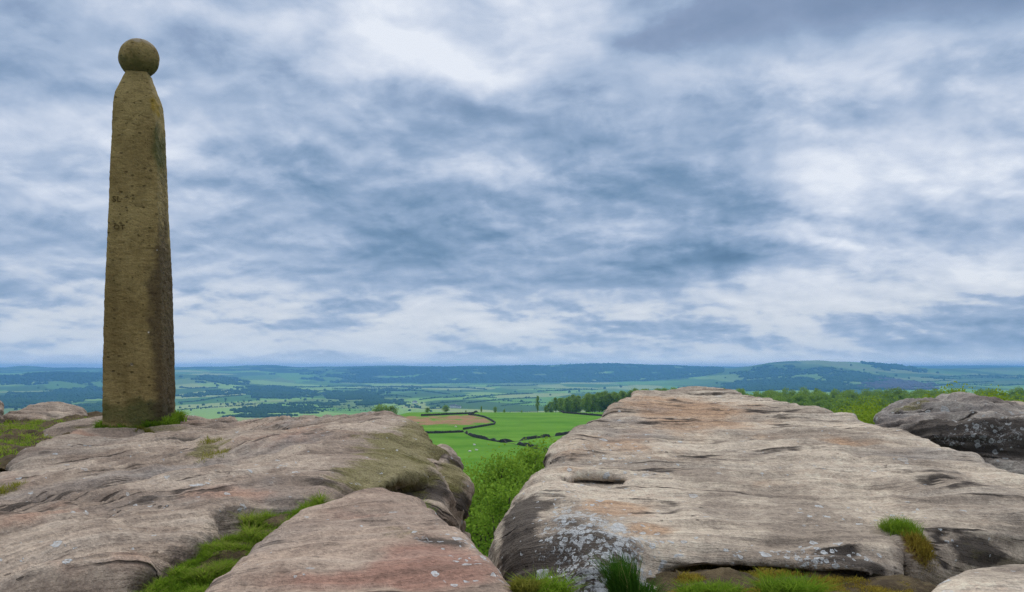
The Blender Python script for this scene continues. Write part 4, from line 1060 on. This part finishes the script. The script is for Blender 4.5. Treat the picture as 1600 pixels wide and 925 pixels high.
# ------------------------------------------------------------------ PILLAR
PD_ = 6.3; px_, pz_ = (219.5-CU)/F*PD_, -.50
def pillar_material(ball=False):
    m, t = material('weathered_pillar_stone' if not ball else 'weathered_ball_stone')
    o = t.coord('Object'); x, y, z = t.xyz(o)
    big = t.noise(t.mapv(o, (1.5,1.5,.8)), 1.6, 5, .65, .5)
    col = t.mix(big.step(.35,.65), (.215,.155,.06), (.335,.255,.105))
    chis = t.noise(t.mapv(o, (13,13,26)), 1., 5, .64, 1.)
    col = t.mix(((.475-chis)*4.5).clamp()*.7, col, (.06,.042,.016))
    blot = t.noise(t.mapv(o, (1,1,.7), (5,2,1)), 5., 4, .6)
    col = t.mix(((.5-blot)*3.).clamp()*.5, col, (.10,.075,.028))
    col = t.mix(((chis-.55)*3.).clamp()*.5, col, (.30,.235,.11))
    gr = t.noise(o, 70, 3, .7)
    col = t.mix(.5, col, t.ramp(gr, [(.25,(.28,.28,.28)), (.5,(.5,.5,.5)), (.75,(.74,.74,.74))]), 'OVERLAY')
    sn = t.noise(o, 6, 5, .65, .4)
    col = t.mix((t.attr('algae')+(sn-.5)*.9).step(.3,.65)*.8, col, t.mix(gr, (.035,.045,.014), (.10,.11,.035)))
    col = t.mix((t.attr('yellow')+(sn-.5)*1.1).step(.42,.7)*.75, col, (.30,.20,.025))
    col = t.mix((t.attr('crust_shade')+(sn-.5)*1.).step(.3,.65)*.75, col, t.mix(gr, (.028,.020,.012), (.085,.06,.04)))
    col = t.mix((t.attr('pale')+(sn-.5)*1.2).step(.4,.7)*.6, col, (.34,.30,.24))
    v = t.voro(o, 16); rn = t.xyz(E(t.t, v.outputs['Color'])); dd = E(t.t, v.outputs['Distance'])
    col = t.mix((rn[0]-.985).step(0,.004)*(.22-dd).step(0,.05), col, (.6,.57,.5))
    pv_ = t.voro(t.mapv(o, (1,1,1.5)), 22); pr = t.xyz(E(t.t, pv_.outputs['Color']))
    pv2 = t.voro(t.mapv(o, (1,1,1.6), (3,1,2)), 47); pr2 = t.xyz(E(t.t, pv2.outputs['Color']))
    pit2 = (pr2[0]-.62).step(0., .03)*(pr2[1]*.2+.12-E(t.t, pv2.outputs['Distance'])).step(0., .12)
    col = t.mix(pit2*.55, col, (.05,.035,.015))
    pits = (pr[0]-.70).step(0., .03)*(pr[1]*.2+.14-E(t.t, pv_.outputs['Distance'])).step(0., .1)
    col = t.mix(pits*.6, col, (.04,.028,.012))
    nrm = t.bump(chis*.7+gr*.35+sn*.5-pits*.5-pit2*.3, 1., .022)
    t.out(t.bsdf(col, .95, nrm, .12).outputs[0])
    return m
PM = pillar_material()
pillar = empty('stone_pillar', (px_, PD_, pz_), 'tall tapered brown gritstone pillar topped by a stone ball', 'pillar')
YAW = math.radians(11)
pillar.rotation_euler = (0, 0, YAW)
sc_ = PD_/F
zof = lambda v: -(v-CV)/F*PD_-pz_
wpx = [(690,116),(655,114.5),(560,111.5),(440,104.5),(340,95),(260,88.5),(200,83),(178,80.5),(163,77.5),(153,73),(137,59),(121,44.5),(116,41)]
zz = np.array([zof(v) for v, _ in wpx]); hw = np.array([w*1.055 for _, w in wpx])*sc_*.893/(.956+.292)/2
NS, NZ = 104, 520
zr = np.linspace(-.12, zof(117), NZ); hr = np.interp(zr, zz, hw)
cxoff = np.interp(zr, [0, 3.3], [0, -.012])
ang = np.concatenate([np.arctan(np.linspace(-1, 1, NS//4, False))+q_*math.pi/2 for q_ in range(4)])
ca, sa = np.cos(ang), np.sin(ang); pexp = 20.
sq = (np.abs(ca)**pexp+np.abs(sa)**pexp)**(-1/pexp)
V = np.stack([hr[:, None]*sq*ca+cxoff[:, None], hr[:, None]*sq*sa, np.repeat(zr[:, None], NS, 1)], -1).reshape(-1, 3)
Nn = np.tile(np.column_stack([ca, sa, 0*ca]), (NZ, 1))
corner = np.tile(np.abs(ca*sa)*2, NZ)
d = .0028*fbm(V*np.array([9,9,26.]), 3, 51)+.003*fbm(V*2., 2, 52)+.002*fbm(V*22., 2, 53)
d -= .016*np.maximum(0, noise3(V*np.array([8,8,11.]), 54)-.33)*1.6*(1-corner**4)
d -= corner**14*(.003+.006*np.maximum(0, noise3(V*np.array([1,1,5.]), 55)))
lowrough = sst(1.2, .1, V[:, 2]); d += lowrough*.005*fbm(V*11., 3, 56)
right = sst(.03, .15, V[:, 0]) * sst(.02, .16, V[:, 0]-np.abs(V[:, 1])+.06)
d += right*.006*fbm(V*np.array([14,14,18.]), 3, 57)
V = V+Nn*d[:, None]
topc = len(V); V = np.vstack([V, [[cxoff[-1], 0, zr[-1]+.004]]])
I = np.arange(NZ*NS).reshape(NZ, NS); J = np.roll(I, -1, 1)
Fq = np.stack([I[:-1], J[:-1], J[1:], I[1:]], -1).reshape(-1, 4)
cap = np.column_stack([I[-1], J[-1], np.full(NS, topc), np.full(NS, topc)])[:, [0, 1, 2]]
capq = np.column_stack([cap, cap[:, 2]])
bl = lambda lst: np.clip(blobs(V, lst), 0, 1.3)
fx = hw[0]
right = np.r_[right, 0]; 
at = {'algae': bl([((.26,0,zof(330)), (.08,.4,1.6), .3), ((.25,-.1,zof(235)), (.12,.3,.24), 1.1), ((.12,-.2,zof(645)), (.35,.35,.16), .8), ((-.2,-.2,zof(560)), (.05,.3,.9), .25)]),
      'yellow': bl([((.20,-.12,zof(172)), (.08,.3,.11), .95), ((0,-.2,zof(140)), (.3,.3,.25), .16)]),
      'crust_shade': bl([((.30,-.05,zof(520)), (.14,.4,.9), .9), ((.27,0,1.6), (.10,.4,2.), .62), ((.13,-.22,zof(470)), (.06,.3,.5), .3), ((0,-.2,zof(640)), (.4,.4,.22), .25)]),  # right face darkened in colour to look shaded, over its staining
      'pale': bl([((.17,-.2,zof(330)), (.05,.3,.7), .25)])}
mesh_np('shaft', V, np.vstack([Fq, capq[:0]]) if False else Fq, PM, pillar, attrs=at)
# stone ball
bv, bf = icosphere(6); 
rb = 30.5*sc_
bvn = bv.copy()
bd = 1+.02*fbm(bv*1.7, 3, 61)+.008*fbm(bv*8., 3, 62)
ballV = bvn*(rb*bd)[:, None]
rv = np.array([-.77*.98, .15, .62]); rv /= np.linalg.norm(rv)          # ball flattened this way to offset the camera's off-axis stretch
ballV = ballV-(ballV@rv)[:, None]*rv[None]*.11
BM = PM
ball = mesh_np('ball_finial', ballV, bf, BM, pillar, attrs={'algae': np.clip(.55-bv[:, 2]*.6, 0, 1)*.7, 'yellow': np.zeros(len(bv)), 'crust_shade': np.clip(-.45-bv[:, 2], 0, 1)*.6, 'pale': np.clip(bv[:, 2]*1.1-.1, 0, 1)})
ball.location = (cxoff[-1], 0, zr[-1]+rb*.955-.022); ball['label'] = 'green-stained stone ball'
# worn carved letters on the front face, laid on as dark inlays
m_l, t_ = material('dark_letter_stone'); t_.out(t_.bsdf(t_.mix(t_.noise(t_.coord(), 40, 3), (.075,.052,.02), (.125,.09,.036)), 1., None, .05).outputs[0])
def letters(txt, x, v, size):
    cu = bpy.data.curves.new('carved_letter', 'FONT'); cu.body = txt; cu.size = size; cu.extrude = .004; cu.space_character = 1.15
    tmp = bpy.data.objects.new('tmp', cu); COL.objects.link(tmp)
    dg = bpy.context.evaluated_depsgraph_get(); me = bpy.data.meshes.new_from_object(tmp.evaluated_get(dg))
    bpy.data.objects.remove(tmp); me.name = 'carved_lettering'; me.materials.clear(); me.materials.append(m_l)
    o = bpy.data.objects.new('carved_lettering', me); COL.objects.link(o); o.parent = pillar
    z = zof(v); hwz = float(np.interp(z, zz, hw)); sl = float(np.interp(z-.2, zz, hw)-np.interp(z+.2, zz, hw))/.4
    o.location = (x, -hwz-.0005, z); o.rotation_euler = (math.pi/2-math.atan(sl), 0, 0)
letters('SL', -.162, 324, .066)
letters('OT', -.150, 366, .058)
# moss at the foot
r = np.random.default_rng(71); n = 5200
side_ = r.integers(0, 4, n); tt = r.random(n)*2-1; off = .235+np.abs(r.normal(0, .028, n))
lx = np.where(side_ == 0, tt*.24, np.where(side_ == 1, off, np.where(side_ == 2, tt*.24, -off)))
ly = np.where(side_ == 0, -off, np.where(side_ == 1, tt*.24, np.where(side_ == 2, off, tt*.24)))
wx = px_+lx*math.cos(YAW)-ly*math.sin(YAW); wy = PD_+lx*math.sin(YAW)+ly*math.cos(YAW)
wz = tps(ctrlA)(wx, wy)-.01
V, Fq = blades(np.column_stack([wx, wy, wz]), .05, .005, r, .6)
sc2 = np.repeat(np.where(lx > .1, 1.6, 1.15)*(.6+.8*(fbm(np.column_stack([wx*9, wy*9, wx*0]), 2, 3)+.4)), 6); base = np.repeat(np.column_stack([wx, wy, wz]), 6, 0)
V = base+(V-base)*np.clip(sc2, .3, 2.2)[:, None]
tag(mesh_np('moss', V, Fq, GRASS_M, origin=(px_, PD_, -.5), attrs={'tint': np.repeat(np.clip(r.normal(.18, .2, n), 0, 1), 6)}), 'dark green moss and grass ringing the foot of the pillar', 'moss', None, 'stuff')
print('pillar', time.time()-T0)

# ------------------------------------------------------------------ NEAR BIRCHES
def birch(name, u, vtop, D, zb, rw, seed, leaves, ls, label, clumps=90, mat=None, cat='tree', spray=.135, shape=.8, th=.12):
    x = (u-CU)/F*D; zt = -(vtop-CV)/F*D; h = (zt-zb)/.96
    o = make_tree(name, h, rw, seed, leaves, ls, clumps, LEAF_SAP if 'sapling' in name else LEAF_BIRCH, th, shape, spray)
    o.location = (x, D, zb); return tag(o, label, cat, 'birches below the edge')
birch('birch_tree', 748, 745, 20., -10.5, 2.6, 201, 34000, .085, 'bright green birch crown filling the lower gap between the slabs', 230)
birch('birch_tree', 802, 726, 25., -11.2, 2.6, 202, 26000, .09, 'yellow-green birch rising behind the pale slab nose in the gap', 190)
birch('birch_tree', 705, 750, 23., -11., 2.4, 203, 24000, .09, 'birch half hidden behind the mossy block left of the gap', 170)
birch('birch_tree', 770, 790, 14.5, -8.8, 1.7, 204, 18000, .07, 'lowest birch crown at the bottom of the gap', 150)
birch('birch_tree', 860, 720, 28., -11.8, 2.6, 205, 18000, .095, 'birch mostly hidden behind the pale slab left shoulder', 150)
birch('birch_sapling', 1495, 618, 27., -4.2, 1.2, 211, 5200, .085, 'tall leafy sapling directly above the dark boulder', 70, spray=.22)
birch('birch_sapling', 1553, 622, 28., -4.4, 1.2, 212, 5200, .085, 'second tall sapling right of the one above the dark boulder', 70, spray=.22)
birch('birch_sapling', 1525, 634, 27., -4.4, 1.5, 213, 6000, .085, 'low spreading sapling between the two tall ones', 80, spray=.2)
birch('birch_sapling', 1598, 638, 26., -4.4, 1.3, 214, 5000, .085, 'leafy sapling cut by the right frame edge', 70, spray=.2)
birch('birch_sapling', 1455, 622, 29., -5., .7, 217, 1500, .085, 'thin sapling sprig at the left end of the dark boulder', 30, spray=.2)
birch('birch_sapling', 1352, 640, 30., -6., 1.9, 215, 8000, .085, 'yellow-green sapling in the notch left of the dark boulder', 100, spray=.2)
birch('birch_sapling', 1385, 654, 24., -5.5, 1.6, 216, 7000, .08, 'lower yellow-green sapling nearest the notch by the dark boulder', 90, spray=.2)
birch('birch_sapling', 1320, 652, 26., -5.6, 1.5, 218, 6000, .08, 'yellow-green sapling peeping over the back edge of the pale slab', 90, spray=.2)
print('birches', time.time()-T0)

# ------------------------------------------------------------------ HAZE
m, t = material('blue_air')
pv = t.new('ShaderNodeVolumePrincipled')
pv.inputs['Color'].default_value = (.19,.47,.95,1); pv.inputs['Density'].default_value = 1.2e-4; pv.inputs['Anisotropy'].default_value = .35
t.out(None, pv.outputs[0])
x0, x1, y0, y1, z0, z1 = -23000., 23000., -260., 14700., float(Zg.min())-2., float(max(Zg.max(), 60))+2.5
bv = [[x0,y0,z0],[x1,y0,z0],[x1,y1,z0],[x0,y1,z0],[x0,y0,z1],[x1,y0,z1],[x1,y1,z1],[x0,y1,z1]]
hz = mesh_np('haze', bv, [[0,3,2,1],[4,5,6,7],[0,1,5,4],[1,2,6,5],[2,3,7,6],[3,0,4,7]], m, smooth=False)
tag(hz, kind='stuff')

# ------------------------------------------------------------------ SKY
SUN_EL, SUN_AZ = math.radians(41), math.radians(-6)
w = bpy.data.worlds.new('World'); scene.world = w; w.use_nodes = True
t = Tree(w.node_tree)
d = t.coord('Generated'); dx, dy, dz = t.xyz(d)
az = dx.fn('ARCTAN2', dy); zc = dz.fn('MAXIMUM', 0.)
el = dz.fn('ARCSINE')
inv = (zc+.31)
q = t.comb(dx/inv, dy/inv, 0.)
def sn(vec, sc, det, rough, dist=0.): return t.noise(vec, sc, det, rough, dist)
warpn = t.noise(q, 3.4, 2, .5, out=1)
qw = t.mix(.10, q, warpn, 'ADD')
n1 = sn(qw, 1.35, 5, .48)
n1b = sn(t.mapv(qw, (1,1,1), (.0,-.075,0)), 1.35, 4, .48)
n2 = sn(t.mapv(qw, (1,1.1,1), (3.1,1.7,5)), 3.5, 6, .54)
n2b = sn(t.mapv(qw, (1,1.1,1), (3.115,1.66,5)), 3.5, 5, .54)
n3 = sn(t.mapv(qw, (1,1.5,1), (8,2,1)), 2.6, 2, .5)
n4 = sn(t.mapv(qw, (1,1.15,1), (2,9,4)), 5.2, 4, .5)
n4.s.node.noise_type = 'RIDGED_MULTIFRACTAL'
puff = (n4*-.45+1.).clamp()                   # rounded heads between darker creases
lump = n2.step(.44,.56)
big = n1.step(.42,.58)
b = .565 + (big-.5)*.20 + (n1-n1b)*1.5 + (lump-.5)*.08 + (n2-n2b)*1.45 + (n3-.5)*.28 + (puff-.55)*(big*.16+.09)
def gau(u, v, su, sv, a, rot=0.):
    """A brighter or darker mass of cloud centred on one bearing and elevation."""
    global b
    a0 = math.atan((u-CU)/F); e0 = math.atan((CV-v)/F*math.cos(a0))
    da = (az-a0 + (n3-.5)*.35 + (n2-.5)*.16)*(F/su); de = (el-e0 + ((n1-.5)*.16+(n2-.5)*.12+(n4-.5)*.04)*(sv/70.)**.5)*(F/sv)
    b = b+((da*da+de*de)*-1.).fn('EXPONENT')*a
for g in ((840,75,240,120,.25),(560,50,220,90,.14),(1490,260,240,100,.22),(1370,115,260,45,.20),(430,250,170,50,.20),(620,550,380,16,.15),(930,500,300,16,.16),(200,540,300,18,.05),(380,462,180,20,.18),(1150,440,90,18,.26),(1560,410,90,20,.18),(230,215,60,40,.08),(1300,470,200,14,.12),
          (1150,45,230,55,-.42),(1560,8,230,38,-.32),(760,395,460,62,-.34),(1060,440,160,28,-.26),(100,420,190,55,-.20),(600,300,520,50,-.12),(60,110,110,70,-.08),(1270,205,190,45,-.18),(1450,545,260,24,-.16),(560,310,260,36,-.14),(330,110,120,50,-.08),(1430,500,220,18,-.08),(150,520,200,20,-.02)):
    gau(*g)
ramp = t.ramp(b*.86+.07, [(.0, lin(90,122,154)), (.22, lin(113,143,175)), (.42, lin(143,166,196)), (.60, lin(172,189,214)), (.80, lin(205,215,232)), (1.1 if False else 1., lin(230,236,246))])
ramp = t.mix(el.step(.16,.04)*(b-.5).step(.02,.3)*.55, ramp, lin(224,226,227))
up = el.step(.45, 1.25)                        # unseen overcast sky overhead, brightened to help light the rocks
grey = el.step(.28,.44)*(.55-b).step(0.,.25)
ramp = t.mix(grey*.5, ramp, lin(140,152,182))
cloud = t.mix(up, ramp, (1.5,1.52,1.6))
low = el.step(.085,.0)
cloud = t.mix(low*.25, cloud, lin(190,208,230))
cloud = t.mix(el.step(.030,.0)*.6, cloud, (1.02,1.04,1.05))       # sky at the skyline brightened to offset the haze before it
sky = t.new('ShaderNodeTexSky'); sky.sky_type = 'NISHITA'; sky.sun_disc = False
sky.sun_elevation = SUN_EL; sky.sun_rotation = SUN_AZ
STR = .1
cl10 = t.mix(1., cloud, (1/STR,)*3, 'MULTIPLY')
for n_ in (cl10,): n_.s.node.clamp_result = False
cover = n1.step(.1,.3)*.06+.92
mixed = t.mix(cover, E(t.t, sky.outputs[0]), cl10)
bg = t.new('ShaderNodeBackground'); t.link(mixed, bg.inputs[0]); bg.inputs[1].default_value = STR
wo = t.new('ShaderNodeOutputWorld'); t.t.links.new(bg.outputs[0], wo.inputs[0])
w.cycles.sampling_method = 'MANUAL'; w.cycles.sample_map_resolution = 256

sl = bpy.data.lights.new('sun', 'SUN'); sl.energy = 1.5; sl.angle = math.radians(13); sl.color = (1, .965, .91)
so = bpy.data.objects.new('sun', sl); COL.objects.link(so)
so.rotation_euler = Vector((math.sin(SUN_AZ)*math.cos(SUN_EL), math.cos(SUN_AZ)*math.cos(SUN_EL), math.sin(SUN_EL))).to_track_quat('Z', 'Y').to_euler()
so.location = (0, 0, 50)

# ------------------------------------------------------------------ CAMERA, RENDER
cam = bpy.data.cameras.new('camera'); cam.lens = 26.; cam.sensor_width = 36.; cam.shift_y = (CV-462.5)/1600.
cam.clip_start = .05; cam.clip_end = 60000.
co = bpy.data.objects.new('camera', cam); COL.objects.link(co); co.rotation_euler = (math.pi/2, 0, 0)
scene.camera = co
scene.view_settings.view_transform = 'Standard'; scene.view_settings.look = 'None'; scene.view_settings.gamma = 1.
scene.view_settings.exposure = 0.
c = scene.cycles
c.use_denoising = True; c.denoising_input_passes = 'RGB_ALBEDO_NORMAL'; c.denoising_prefilter = 'NONE'
try: c.denoiser = 'OPENIMAGEDENOISE'
except Exception: pass
c.max_bounces = 4; c.diffuse_bounces = 2; c.volume_bounces = 2; c.adaptive_threshold = .02; c.transparent_max_bounces = 4
c.sample_clamp_indirect = 4.
print('done', time.time()-T0)
